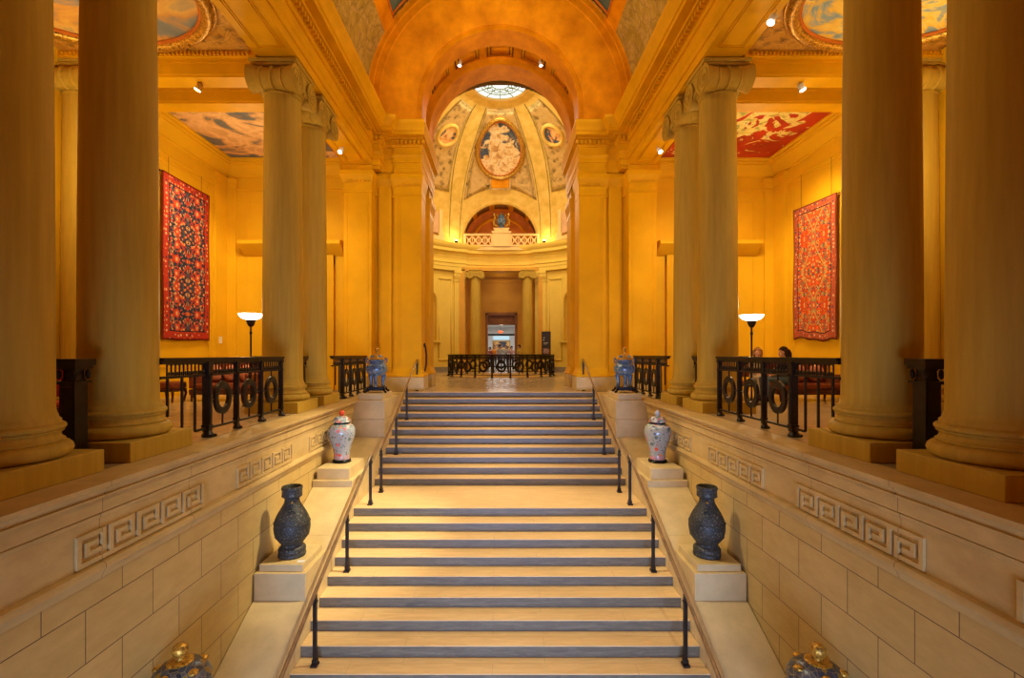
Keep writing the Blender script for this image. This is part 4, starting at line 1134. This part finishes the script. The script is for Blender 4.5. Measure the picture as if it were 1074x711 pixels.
mb.M = None; mb.build('cartouche_frame', M['grisaille'], dome)
for s in (-1, 1):
    def side_panel(inset, r, e0=26, e1=71):
        mb = MB()
        def fe(u, v): return e0+inset+(e1-e0-2*inset)*v
        def fa(u, v):
            el = fe(u, v); k = (el/73)**2
            a0 = 31+14*k + inset; a1 = 58+16*k - inset
            return s*(a0+(a1-a0)*u)
        patch(mb, fa, fe, r); return mb
    side_panel(0, RD-.02).build('painted_border', M['olive'], dome, solid=.02)
    side_panel(1.3, RD-.04).build('ornament_field', M['grisaille'], dome, solid=.02)
    def rp(t, k, r): return dp(s*51.5 + k*8.2*math.cos(t), 54 + k*4.9*math.sin(t), r)
    mb = MB(); mb.grid(lambda u, v: rp(2*PI*u, max(v, .001), RD-.08), 40, 8); mb.build('roundel_painting', M['roundel'], dome)
    mb = MB(); mb.tube([rp(2*PI*i/48, 1.12, RD-.08) for i in range(48)], .10, 8, True); mb.build('roundel_frame', M['dome'], dome)
    mb = MB()                                                    # fine lines edging the plain ribs
    for f in (lambda el: 23.6 + 0*el, lambda el: 29.5+14*(el/73)**2):
        mb.tube([dp(s*f(el), el, RD-.01) for el in [2+71*i/40 for i in range(41)]], .03, 5)
    mb.build('rib_line', M['olive'], dome)
    # pedimented plaster frame low on the dome
    a = s*43; C = dr(a, RD-.25, 8.25)
    mb = MB(); mb.M = Matrix.Translation(C) @ Matrix.Rotation(-R(a), 4, 'Z')
    for q in (-1, 1): mb.box(q*.62, q*.86, -.05, .5, 0, 2.1); mb.box(q*.56, q*.92, -.08, .5, 1.85, 2.1); mb.box(q*.56, q*.92, -.08, .5, -.1, .12)
    mb.box(-1.0, 1.0, -.12, .8, 2.1, 2.35); mb.prism([(-1.08, 2.35), (1.08, 2.35), (.7, 2.75), (0, 2.98), (-.7, 2.75)], 'y', -.15, .9)
    mb.box(-.95, .95, -.12, .5, -.35, -.1)
    mb.M = None; mb.build('plaster_niche_frame', M['pale'], dome, bevel=.01)
    mb = MB(); mb.M = Matrix.Translation(C) @ Matrix.Rotation(-R(a), 4, 'Z'); mb.box(-.62, .62, .02, .5, .1, 2.1); mb.M = None; mb.build('niche_panel', M['blush'], dome)
# lunette tunnel, back wall, balustrade
mb = MB()
def tun(u, v, r=LR): a = PI*u; return (r*math.cos(a), 29.95+1.8*v, LZ+r*math.sin(a))
mb.grid(tun, 36, 1)
for s in (-1, 1): mb.add([(s*LR, 29.95, 7.7), (s*LR, 31.75, 7.7), (s*LR, 31.75, LZ), (s*LR, 29.95, LZ)], [(0, 1, 2, 3)])
lun = struct(mb.build('ceiling_lunette', M['orange']))
for i in range(5):
    a0 = 18+30*i-4
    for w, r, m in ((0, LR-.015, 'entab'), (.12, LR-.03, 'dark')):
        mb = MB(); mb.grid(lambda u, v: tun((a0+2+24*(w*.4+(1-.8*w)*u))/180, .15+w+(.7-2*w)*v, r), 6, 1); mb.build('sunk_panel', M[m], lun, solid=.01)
mb = MB(); mb.box(-2.5, 2.5, 31.7, 31.9, 7.6, 10.7); wb = struct(mb.build('wall_lunette', M['rust']))
mb = MB(); mb.tube([(1.9*math.cos(PI*i/40), 31.66, LZ-.1+1.9*math.sin(PI*i/40)) for i in range(41)], .10, 6); mb.build('arch_band', M['orange'], wb)
mb = MB(); mb.box(-2.5, 2.5, 30.0, 31.9, 7.5, 7.72); struct(mb.build('floor_lunette', M['pale']))
bl = thing('balustrade', 'pale pierced balustrade across the round-headed recess above the far cornice', 'balustrade', (XCD, 30.05, 7.72))
mb = MB(); mb.box(-2.35, 2.35, -.09, .09, .66, .78); mb.box(-2.35, 2.35, -.11, .11, .74, .78); mb.build('top_rail', M['pale'], bl)
mb = MB(); mb.box(-2.35, 2.35, -.09, .09, 0, .10); mb.build('bottom_rail', M['pale'], bl)
mb = MB(); mb.box(-.52, .52, -.14, .14, 0, .84); mb.box(-.6, .6, -.18, .18, .80, .92); mb.box(-.44, .44, -.15, .15, .92, 1.06); mb.box(-.50, .50, -.17, .17, 1.06, 1.12); mb.build('pedestal', M['pale'], bl)
for s in (-1, 1):
    mb = MB(); mb.box(s*2.2, s*2.35, -.1, .1, 0, .78); mb.box(s*.5, s*.62, -.08, .08, 0, .78); mb.build('pier', M['pale'], bl)
    mb = MB()
    for k in range(4):
        x0 = .62+.395*k
        for a, b in (((x0, .1), (x0+.395, .66)), ((x0, .66), (x0+.395, .1))): mb.rod((s*a[0], 0, a[1]), (s*b[0], 0, b[1]), .045, seg=6)
        mb.ell((s*(x0+.1975), 0, .38), .10, .06, .10, 10, 8)
    for k in range(5): mb.box(s*(.60+.395*k), s*(.64+.395*k), -.05, .05, .1, .66)
    mb.build('lattice_panel', M['pale'], bl)
ur = thing('handled_urn', 'blue-grey urn with two golden figure handles on the pedestal above the far cornice', 'urn', (XCD, 30.05, 8.84))
mb = MB(); mb.lathe([(0, 0), (.2, 0), (.21, .04), (.14, .09), (.12, .14), (.24, .25), (.30, .40), (.30, .50), (.22, .60), (.17, .66), (.2, .72), (.2, .76)], 28, cap=False); mb.build('body', M['clois'], ur)
mb = MB(); mb.lathe([(.2, .75), (.22, .77), (.17, .84), (.08, .9), (.05, .95), (0, 1.0)], 24, cap=False); mb.build('lid', M['clois2'], ur)
for s in (-1, 1):
    mb = MB(); mb.tube([(s*.22, 0, .12), (s*.44, 0, .22), (s*.48, 0, .48), (s*.38, 0, .66), (s*.46, 0, .82), (s*.30, 0, .86), (s*.22, 0, .72)], [.07, .09, .11, .09, .09, .06, .05], 10); mb.ell((s*.44, -.02, .86), .09, .08, .09, 10, 8); mb.build('handle', M['gold'], ur)
# skylight
mb = MB(); mb.lathe([(0, 0), (1.45, 0)], 48, (0, CY, 14.62), cap=False); sky = struct(mb.build('window_1', M['sky']))
mb = MB()
mb.tube([(1.36*math.cos(2*PI*i/48), CY+1.36*math.sin(2*PI*i/48), 14.48) for i in range(48)], .07, 6, True)
mb.build('window_frame', M['pale'], sky)
M['grille'] = mottled('pale_green_grille_paint', (.30, .42, .30), .08, 3, .5)
mb = MB()
for rr in (.45, 1.0): mb.tube([(rr*math.cos(2*PI*i/40), CY+rr*math.sin(2*PI*i/40), 14.56) for i in range(40)], .025, 5, True)
for k in range(12):
    a = 2*PI*k/12; mb.rod((.45*math.cos(a), CY+.45*math.sin(a), 14.56), (1.36*math.cos(a), CY+1.36*math.sin(a), 14.56), .022, seg=5)
    b = a+PI/12; mb.tube([(.72*math.cos(b)+.14*math.cos(t), CY+.72*math.sin(b)+.14*math.sin(t), 14.56) for t in [2*PI*i/12 for i in range(12)]], .02, 5, True)
mb.build('window_grille', M['grille'], sky)

# ------------------------------------------------------------------ lamps, furniture
def torchiere(label, x, y):
    t = thing('floor_lamp', label, 'floor lamp', (x, y, 0), 0, 'torchiere lamps')
    mb = MB(); mb.lathe([(0, 0), (.17, 0), (.175, .02), (.15, .04), (.08, .06), (.04, .10), (.03, .14)], 32); mb.build('base', M['iron'], t)
    mb = MB(); mb.lathe([(.018, .12), (.018, 1.50), (.03, 1.52), (.03, 1.55), (.018, 1.57), (.018, 1.66)], 16)
    for z in (.5, 1.0): mb.lathe([(.018, z-.03), (.03, z-.01), (.03, z+.01), (.018, z+.03)], 16)
    mb.build('pole', M['iron'], t)
    mb = MB(); mb.lathe([(.018, 1.66), (.05, 1.68), (.075, 1.73), (.095, 1.80), (.09, 1.81)], 24); mb.build('bowl_holder', M['iron'], t)
    mb = MB(); mb.lathe([(.0, 1.81), (.09, 1.813), (.17, 1.84), (.22, 1.885), (.235, 1.925), (.245, 1.93), (.235, 1.935), (.215, 1.905), (.16, 1.86), (0, 1.83)], 40, cap=False); mb.build('lamp_bowl', M['lampglow'], t)
torchiere('lit torchiere floor lamp with white bowl in the left gallery', -5.23, 10.2)
torchiere('lit torchiere floor lamp with white bowl in the right gallery', 5.43, 10.5)

def settee(label, x, y, rz, w=1.5, mat='leather'):
    t = thing('settee', label, 'sofa', (x, y, 0), rz, None)
    mb = MB(); mb.box(-w/2, w/2, -.33, .33, .16, .28); mb.build('seat_frame', M['wood'], t, bevel=.01)
    mb = MB(); mb.box(-w/2+.06, w/2-.06, -.33, .26, .28, .41); mb.build('seat', M[mat], t, bevel=.04)
    mb = MB(); mb.box(-w/2, w/2, .24, .34, .30, .93); mb.build('backrest', M[mat], t, bevel=.04)
    for s in (-1, 1):
        mb = MB(); mb.box(s*(w/2-.08), s*(w/2+.02), -.30, .30, .30, .62); mb.ell((s*(w/2-.03), -.30, .60), .06, .05, .06, 12, 8); mb.build('arm', M[mat], t, bevel=.03)
        for yy in (-.29, .29):
            mb = MB(); mb.rod((s*(w/2-.05), yy, .17), (s*(w/2-.05), yy*1.05, 0), .035, .022, 10); mb.build('leg', M['wood'], t)
    n = 3
    for k in range(n):
        mb = MB(); cx = -w/2+.12+(w-.24)*(k+.5)/n; mb.ell((cx, .20, .64), (w-.24)/n/2*.96, .09, .20, 16, 10); mb.build('back_cushion', M['rose' if mat == 'leather' else mat], t)
    return t
settee('red-brown leather settee behind the right railing with a woman seated at its end', 7.12, 11.42, 0)
settee('red-brown leather settee behind the left railing near the lamp', -6.45, 11.45, 0, 1.35)
def stool(label, x, y, mat, w=.5, h=.46):
    t = thing('stool', label, 'stool', (x, y, 0), 0)
    mb = MB(); mb.box(-w/2, w/2, -w/2, w/2, h-.16, h); mb.build('seat', M[mat], t, bevel=.04)
    mb = MB(); mb.box(-w/2+.01, w/2-.01, -w/2+.01, w/2-.01, h-.22, h-.16); mb.build('apron', M['wood'], t)
    for a in (-1, 1):
        for b in (-1, 1):
            mb = MB(); mb.tube([(a*(w/2-.04), b*(w/2-.04), h-.2), (a*(w/2-.02), b*(w/2-.02), .2), (a*(w/2-.05), b*(w/2-.05), 0)], [.035, .028, .02], 8); mb.build('leg', M['wood'], t)
stool('red-brown upholstered stool seen through the left railing next to the front column', -7.55, 11.1, 'leather')
stool('red-brown upholstered stool at the right end of the settee behind the right railing', 7.85, 10.55, 'leather', .4)
def armchair(label, x, y, rz, mat):
    t = thing('armchair', label, 'chair', (x, y, 0), rz)
    mb = MB(); mb.box(-.30, .30, -.30, .22, .33, .41); mb.build('seat', M[mat], t, bevel=.04)
    mb = MB(); mb.box(-.30, .30, .22, .30, .50, .98); mb.build('backrest', M[mat], t, bevel=.04)
    mb = MB(); mb.box(-.32, .32, -.30, .30, .28, .35); mb.build('seat_frame', M['wood'], t)
    for s in (-1, 1):
        mb = MB(); mb.tube([(s*.31, .26, .66), (s*.33, 0, .68), (s*.32, -.26, .66), (s*.31, -.28, .34)], .028, 8); mb.build('arm', M['wood'], t)
        for yy in (-.27, .27):
            mb = MB(); mb.rod((s*.28, yy, .30), (s*.28, yy, 0), .03, .02, 8); mb.build('leg', M['wood'], t)
armchair('crimson armchair glimpsed behind the dark post between the two front left columns', -6.3, 7.0, R(200), 'redcloth')
armchair('dark wooden armchair under the woman with fair hair in the right gallery', 6.42, 12.25, R(-10), 'leather')

def spot_fixture(label, loc, rx, ry=0, name='spotlight', mat='white', big=1):
    t = thing(name, label, 'spotlight', loc, 0, 'small spot lamps')
    t.rotation_euler = (rx, ry, 0)
    mb = MB(); mb.lathe([(.035, 0), (.05, .02), (.06, .14), (.03, .17), (0, .17)], 20, cap=False); mb.v = [(x*big, y*big, z*big) for x, y, z in mb.v]; mb.build('housing', M[mat], t)
    mb = MB(); mb.lathe([(0, .012), (.045, .012)], 20, cap=False); mb.lathe([(.045, .012), (.056, .02), (.056, .03)], 20, cap=False); mb.v = [(x*big, y*big, z*big) for x, y, z in mb.v]; mb.build('lens', M['spotglow'], t)
    mb = MB(); mb.rod((0, 0, .16*big), (0, 0, .24*big), .012, seg=8); mb.build('stem', M[mat], t)
    return t
spot_fixture('small white spotlight under the beam beside the left pier', (-4.2, 12.7, 6.35), R(-25), R(20))
spot_fixture('small white spotlight under the beam beside the right pier', (4.2, 12.7, 6.35), R(-25), R(-20))
spot_fixture('tiny spotlight under the cross beam of the left gallery', (-5.78, 9.26, 6.10), 0, R(30), mat='gold')
spot_fixture('tiny spotlight under the cross beam of the right gallery', (5.78, 9.26, 6.10), 0, R(-30))
spot_fixture('spotlight on the soffit above the front right columns', (4.3, 7.75, 6.35), 0, R(25))
spot_fixture('tiny spotlight in the coffers left of the arch crown', (-1.32, 15.75, 10.40), R(10), R(10))
spot_fixture('tiny spotlight in the coffers right of the arch crown', (1.32, 15.75, 10.40), R(10), R(-10))
for s, side in ((-1, 'left'), (1, 'right')):
    p = dr(s*27.3, RD-.50, 7.82)
    t = thing('uplight', 'glowing uplight on the far cornice, %s of the round-headed recess' % side, 'spotlight', p)
    mb = MB(); mb.lathe([(0, 0), (.09, 0), (.09, .02), (.11, .12), (.09, .12), (.08, .05), (0, .05)], 20, cap=False); mb.build('housing', M['iron'], t)
    mb = MB(); mb.ell((0, 0, .12), .085, .085, .06, 16, 8); mb.build('lens', M['spotglow'], t)
cd_ = thing('placard', 'small pale card lying on the slab in front of the left bronze vase', 'card', (-2.86, 6.98, -1.88), .1)
mb = MB(); mb.box(-.05, .05, -.04, .04, 0, .006); mb.build('card', M['white'], cd_)
mb = MB(); mb.box(-.055, .055, .034, .042, 0, .012); mb.build('card_edge', M['stone'], cd_)
wl_ = thing('wall_label', 'tiny pale label on the gallery wall right of the dark blue rug', 'label', (-8.2, 14.25, 1.5))
mb = MB(); mb.box(0, .012, -.07, .07, -.10, .10); mb.build('card', M['white'], wl_)
mb = MB(); mb.box(-.01, .004, -.08, .08, -.11, .11); mb.build('backing', M['gallery'], wl_)
# narrow dark fittings on the passage side of the pier
pl = thing('wall_bracket', 'thin dark curved bracket on the passage side of the left pier', 'bracket', (-2.32, 14.9, .5))
mb = MB(); mb.tube([(.0, 0, .0), (.05, 0, .25), (.06, 0, .55), (.03, 0, .80), (.0, 0, .92)], .028, 8); mb.build('arm', M['iron'], pl)
for z in (.02, .8):
    mb = MB(); mb.box(-.03, .015, -.05, .05, z, z+.1); mb.build('back_plate', M['iron'], pl)

# ------------------------------------------------------------------ people
def skin_mat(n, c): return mottled(n, c, .06, 6, .5, kind='Object')
SK = skin_mat('warm_skin', (.60, .32, .20))
def cloth(n, c): return mottled(n, c, .15, 14, .85, kind='Object')
def cap_mesh(p, q, r0, r1, seg=14):
    mb = MB(); p, q = Vector(p), Vector(q); d = (q-p); L = d.length
    prof = [(r0*math.sin(PI/2*i/5), -r0*math.cos(PI/2*i/5)) for i in range(6)] + [(r1*math.cos(PI/2*i/5), L+r1*math.sin(PI/2*i/5)) for i in range(6)]
    z = Vector((0,0,1)); mb.M = Matrix.Translation(p) @ (z.rotation_difference(d.normalized()).to_matrix().to_4x4() if L > 1e-6 else Matrix())
    mb.lathe(prof, seg, cap=False); return mb
def sdf(p, pr):
    if pr[0] == 'c':
        _, a, b, r0, r1, m = pr; a, b = Vector(a), Vector(b); ab = b-a
        t = 0 if ab.length < 1e-9 else max(0, min(1, (p-a).dot(ab)/ab.length_squared))
        return (p-(a+ab*t)).length - (r0+(r1-r0)*t)
    _, c, r, m = pr
    q = Vector(((p[0]-c[0])/r[0], (p[1]-c[1])/r[1], (p[2]-c[2])/r[2])); return (q.length-1)*min(r)
def body_from(prims, mats, parent, vox, name='body'):
    mb = MB()
    for pr in prims:
        if pr[0] == 'c':
            m = cap_mesh(*pr[1:5]); mb.add(m.v, m.f)
        else: mb.ell(pr[1], *pr[2], 18, 12)
    o = mb.build('tmp', mats)
    rm = o.modifiers.new('r', 'REMESH'); rm.mode = 'VOXEL'; rm.voxel_size = vox
    sm = o.modifiers.new('s', 'SMOOTH'); sm.factor = .5; sm.iterations = 3
    dg = bpy.context.evaluated_depsgraph_get(); me = bpy.data.meshes.new_from_object(o.evaluated_get(dg))
    me.materials.clear()
    for m in mats: me.materials.append(m)
    for p in me.polygons:
        c = Vector(p.center); best = min(prims, key=lambda pr: sdf(c, pr)); p.material_index = best[-1]; p.use_smooth = True
    bpy.data.objects.remove(o)
    b = bpy.data.objects.new(name, me); COL.objects.link(b); b.parent = parent
    return b
def frame_pts(origin, rz):
    c, s = math.cos(rz), math.sin(rz); return c, s
def head_prims(h, f, sk=0, k=1.0):
    """h head centre, f unit facing direction"""
    h = Vector(h); f = Vector(f).normalized(); r = f.cross(Vector((0,0,1))).normalized(); u = Vector((0,0,1))
    P = [('e', h+u*.015, (.076*k, .088*k, .105*k), sk), ('c', h-u*.05+f*.035, h-u*.085+f*.055, .05*k, .035*k, sk),
         ('c', h+u*.01+f*.082, h-u*.025+f*.103, .010, .016, sk), ('c', h-u*.055+f*.088-r*.02, h-u*.055+f*.088+r*.02, .010, .010, 3)]
    for s in (-1, 1):
        P += [('e', h+r*s*.076-u*.005-f*.005, (.014, .016, .028), sk), ('e', h+f*.082+r*s*.030+u*.018, (.010, .008, .007), 4)]
    return P
def hand_prims(w, d, n, sk=0):
    """w wrist, d direction of the fingers, n palm normal"""
    w, d, n = Vector(w), Vector(d).normalized(), Vector(n).normalized(); s = d.cross(n).normalized(); n = s.cross(d)
    P = [('c', w+s*.018, w+d*.075+s*.026, .022, .017, sk), ('c', w-s*.018, w+d*.078-s*.024, .022, .017, sk)]
    for k, L in enumerate((.058, .072, .075, .062)):
        b = w+d*.075+s*(-.032+.0215*k); m = b+d*L*.55-n*.004; e = b+d*L*.9+n*(-.028)
        P += [('c', b, m, .0095, .0088, sk), ('c', m, e, .0088, .0075, sk)]
    b = w+d*.02-s*.03; m = b+d*.035-s*.035; P += [('c', b, m, .013, .011, sk), ('c', m, m+d*.03-n*.01, .011, .009, sk)]
    return P
LIP = skin_mat('lips', (.42, .12, .10)); EYE_M = skin_mat('dark_eye', (.03, .02, .015))

def seated(label, loc, rz, hair_c, top_c, leg_c, shoe_c, look, long_hair, vox=.011):
    """seated figure: local +(-y) is forward, origin on the floor below the hips"""
    t = thing('person', label, 'person', loc, rz)
    mats = [SK, cloth('top_cloth', top_c), cloth('trouser_cloth', leg_c), LIP, EYE_M, cloth('shoe_leather', shoe_c)]
    hip = .53
    P = [('c', (-.07, .0, hip), (.07, .0, hip), .125, .125, 2), ('c', (0, .03, .60), (0, .05, .80), .125, .115, 1), ('c', (-.05, .045, .88), (.05, .045, .88), .115, .115, 1),
         ('c', (-.145, .04, .945), (.145, .04, .945), .055, .055, 1), ('c', (0, .03, .95), (0, .005, 1.05), .05, .045, 0)]
    for s in (-1, 1):
        P += [('c', (s*.10, -.02, hip), (s*.11, -.44, .52), .085, .062, 2), ('c', (s*.11, -.44, .52), (s*.11, -.42, .12), .058, .042, 2),
              ('c', (s*.11, -.40, .05), (s*.12, -.56, .035), .042, .032, 5), ('c', (s*.11, -.42, .12), (s*.11, -.41, .06), .04, .04, 5),
              ('c', (s*.175, .04, .935), (s*.22, -.03, .68), .050, .042, 1), ('c', (s*.22, -.03, .68), (s*.13, -.24, .63), .040, .030, 1)]
        P += hand_prims((s*.13, -.25, .628), (-s*.25, -1, -.12), (0, 0, 1))
    h = Vector((0, -.005, 1.13)); P += head_prims(h, look)
    body_from(P, mats, t, vox)
    hm = cloth('hair_strands', hair_c); f = Vector(look).normalized()
    mb = MB(); mb.M = Matrix.Translation(h) @ Vector((0, -1, 0)).rotation_difference(f).to_matrix().to_4x4()
    def cap(u, v):
        a = 2*PI*u; e = R(-38+128*v); front = max(0, -math.sin(a))
        e2 = e if not front else R(-38+62*front**.6 + (128-62*front**.6)*v)
        return (.090*math.cos(e2)*math.cos(a), .012+.104*math.cos(e2)*math.sin(a), .022+.115*math.sin(e2))
    mb.grid(cap, 28, 12)
    if long_hair:
        mb.tube([(0, .075, .04), (0, .10, -.05), (0, .10, -.16), (0, .085, -.24)], [.075, .085, .075, .03], 14)
        for s in (-1, 1): mb.tube([(s*.07, .02, .06), (s*.088, .02, -.03), (s*.085, .035, -.14)], [.03, .035, .02], 10)
    mb.M = None; mb.build('hair', hm, t, solid=.008)
    return t
seated('woman with dark hair, dark top and blue jeans sitting sideways on the right settee', (6.50, 11.16, .0), R(-90), (.035, .015, .008), (.03, .028, .035), (.10, .15, .24), (.02, .02, .02), (0, -1, -.05), True)
seated('woman with fair hair and cream trousers sitting beside the right floor lamp, facing out', (6.42, 12.13, 0), R(-8), (.30, .13, .04), (.30, .22, .14), (.52, .44, .32), (.05, .03, .02), (-.1, -1, -.06), True)

def standing(label, loc, rz, hair_c, top_c, leg_c, hgt=1.70, hat=None, arm=0, vox=.016):
    t = thing('person', label, 'person', loc, rz); k = hgt/1.72
    mats = [SK, cloth('top_cloth', top_c), cloth('trouser_cloth', leg_c), LIP, EYE_M, cloth('shoe_leather', (.02, .02, .02))]
    P = [('c', (-.06, 0, .93), (.06, 0, .93), .12, .12, 2), ('c', (0, 0, 1.0), (0, 0, 1.2), .125, .13, 1), ('c', (-.07, 0, 1.30), (.07, 0, 1.30), .11, .11, 1), ('c', (-.15, 0, 1.39), (.15, 0, 1.39), .055, .055, 1), ('c', (0, 0, 1.40), (0, -.01, 1.50), .052, .048, 0)]
    for s in (-1, 1):
        P += [('c', (s*.09, 0, .90), (s*.10, -.02, .50), .085, .060, 2), ('c', (s*.10, -.02, .50), (s*.11, .02, .10), .056, .042, 2), ('c', (s*.11, .02, .05), (s*.13, -.15, .035), .045, .033, 5)]
        if arm and s == 1:
            P += [('c', (s*.19, 0, 1.37), (s*.25, -.10, 1.12), .05, .042, 1), ('c', (s*.25, -.10, 1.12), (s*.12, -.30, 1.22), .04, .03, 0)]; P += hand_prims((s*.12, -.30, 1.22), (-.5, -.8, .3), (0, .3, 1))
        else:
            P += [('c', (s*.19, 0, 1.37), (s*.24, .02, 1.10), .05, .042, 1), ('c', (s*.24, .02, 1.10), (s*.24, -.06, .87), .04, .03, 0)]; P += hand_prims((s*.24, -.06, .86), (0, -.15, -1), (-s, 0, 0))
    h = Vector((0, -.01, 1.60)); P += head_prims(h, (0, -1, 0))
    sc_ = lambda v: tuple(x*k for x in v)
    Q = []
    for p in P:
        if p[0] == 'c': Q.append(('c', Vector(p[1])*k, Vector(p[2])*k, p[3]*k, p[4]*k, p[5]))
        else: Q.append(('e', Vector(p[1])*k, sc_(p[2]), p[3]))
    body_from(Q, mats, t, vox)
    mb = MB(); mb.M = Matrix.Translation(h*k)
    def cap(u, v):
        a = 2*PI*u; front = max(0, -math.sin(a)); lo = -40+66*front**.6; e = R(lo+(90-lo)*v)
        return (.092*math.cos(e)*math.cos(a), .012+.106*math.cos(e)*math.sin(a), .022+.118*math.sin(e))
    mb.grid(cap, 24, 10); mb.M = None; mb.build('hair', cloth('hair_strands', hair_c), t, solid=.008)
    if hat:
        mb = MB(); mb.M = Matrix.Translation(h*k + Vector((0, 0, .075))); mb.lathe([(.15, 0), (.155, .008), (.10, .02), (.098, .07), (.07, .10), (0, .105)], 24, cap=False); mb.M = None; mb.build('hat', cloth('hat_felt', hat), t, solid=.008)
    return t
standing('visitor in a pale grey top and dark hat in the middle of the far doorway', (-.02, 33.9, 0), .3, (.03, .02, .015), (.50, .50, .46), (.10, .10, .12), 1.70, (.06, .05, .05))
standing('visitor in an orange top left of centre in the far doorway', (-.42, 34.6, 0), .1, (.05, .02, .01), (.72, .24, .02), (.05, .05, .07), 1.68)
standing('visitor in a dark coat with red scarf at the left side of the far doorway', (-.72, 34.0, 0), -.4, (.03, .02, .01), (.30, .07, .05), (.05, .05, .06), 1.55, None, 1)
standing('visitor in a tan jacket just right of centre in the far doorway', (.40, 34.4, 0), -.2, (.16, .07, .02), (.38, .33, .27), (.08, .08, .10), 1.66)
standing('visitor in a pink top with black hair at the right side of the far doorway', (.80, 34.1, 0), .5, (.012, .01, .01), (.55, .30, .27), (.05, .05, .06), 1.62, None, 1)
standing('visitor in a yellow-green top standing before the right column of the rotunda opening', (1.22, 31.2, 0), -.9, (.03, .02, .012), (.50, .36, .05), (.06, .06, .07), 1.66, None, 1)

# ------------------------------------------------------------------ light
def spot(loc, aim, e, c=(1, .86, .66), ang=60, blend=.6, r=.12):
    d = bpy.data.lights.new('spot_beam', 'SPOT'); d.energy = e; d.color = c; d.spot_size = R(ang); d.spot_blend = blend; d.shadow_soft_size = r
    o = bpy.data.objects.new('spot_beam', d); COL.objects.link(o); o.location = loc
    o.rotation_euler = (Vector(aim)-Vector(loc)).to_track_quat('-Z', 'Y').to_euler(); return o
def area(loc, aim, e, c, sx, sy):
    d = bpy.data.lights.new('lamp_or_fill_area', 'AREA'); d.energy = e; d.color = c; d.shape = 'RECTANGLE'; d.size = sx; d.size_y = sy
    o = bpy.data.objects.new('lamp_or_fill_area', d); COL.objects.link(o); o.location = loc
    o.rotation_euler = (Vector(aim)-Vector(loc)).to_track_quat('-Z', 'Y').to_euler(); return o
def point(loc, e, c=(1, .78, .5), r=.1):
    d = bpy.data.lights.new('lamp_or_fill_point', 'POINT'); d.energy = e; d.color = c; d.shadow_soft_size = r
    o = bpy.data.objects.new('lamp_or_fill_point', d); COL.objects.link(o); o.location = loc; return o
WARM = (1, .76, .38); NEU = (1, .86, .58); DAY = (.42, .55, 1)
for s in (-1, 1):
    k = 1 if s > 0 else .62
    # cornice spots crossing the stair, level with what they light
    spot((s*2.9, 7.75, 7.9), (-s*2.75, 8.5, -1.5), 5600*k**2.5, NEU, 24, .9)
    spot((s*2.9, 7.35, 7.9), (-s*1.4, 7.0, -2.3), 1500*k, NEU, 56, .9)
    spot((s*2.9, 10.6, 7.9), (-s*1.6, 10.0, -1.7), 1100*k, NEU, 48, .9)
    spot((s*2.9, 13.2, 7.9), (-s*1.6, 12.4, -.6), 900, NEU, 46, .9)
    # added fill: unseen strips over the cornice, brightening the opposite vault and entablature
    area((s*3.4, 9.3, 7.95), (-s*3.4, 9.3, 9.0), 155, WARM, 6.4, .15)
    # gallery lamps
    spot((s*6.2, 11.2, 6.4), (s*8.3, 12.8, 3.3), 450, WARM, 70, .7)
    spot((s*5.6, 10.9, 6.1), (s*6.0, 14.7, 2.5), 330, WARM, 80, .8)
    point((s*5.33, 10.35, 2.15), 110, WARM, .15)
    point((s*6.2, 12.0, 4.9), 90, WARM, .25)
    point((s*6.9, 7.4, 4.6), 120, WARM, .3)
    # pier and arch
    spot((s*2.9, 9.5, 7.95), (-s*3.2, 14.4, 3.0), 650, WARM, 60, .8)
    spot((s*2.6, 10.0, 7.95), (-s*2.0, 14.2, 10.5), 330, WARM, 80, .8)
    point((s*2.75, 29.6, 8.25), 20, WARM, .1)
    spot((s*1.3, 15.75, 10.2), (-s*.8, 20.0, 0), 200, NEU, 70, .8)
    spot(dr(s*75, 5.4, 8.1), dr(-s*10, 6.3, 4.0), 200, (1, .84, .56), 80, .8)
area((0, CY, 14.3), (0, CY, 0), 430, (1, .93, .78), 2.2, 2.2)
point((0, 24.3, 8.6), 330, (1, .82, .52), .5)
point((0, 31.0, 8.6), 8, WARM, .2)
point((XCD, 33.6, 2.95), 14, NEU, .15)  # added fill without a fixture, brightens the visitors in the doorway
area((XCD, 38, 3.3), (XCD, 38, 0), 190, (1, .97, .93), 2, 8)
point((XCD, 31.6, 5.4), 10, WARM, .2)
area((0, -2.3, -2.6), (0, 9, -2.2), 265, DAY, 5, 2.6).data.spread = R(80)
w = bpy.data.worlds.new('dim_interior'); S.world = w; w.use_nodes = True
w.node_tree.nodes['Background'].inputs[0].default_value = (1, .8, .55, 1); w.node_tree.nodes['Background'].inputs[1].default_value = .04

# ------------------------------------------------------------------ camera
cd = bpy.data.cameras.new('camera'); cam = bpy.data.objects.new('camera', cd); COL.objects.link(cam)
cam.location = (0, 0, EYE); cam.rotation_euler = (R(90), 0, 0)
cd.sensor_width = 36; cd.sensor_fit = 'HORIZONTAL'; cd.lens = 36*510/1074
cd.shift_x = 12.4/1074; cd.shift_y = 15.5/1074
cd.clip_start = .05; cd.clip_end = 200
S.camera = cam
v = S.view_settings; v.view_transform = 'Standard'; v.look = 'None'; v.exposure = 0; v.gamma = 1; v.use_curve_mapping = False
S.cycles.use_denoising = True
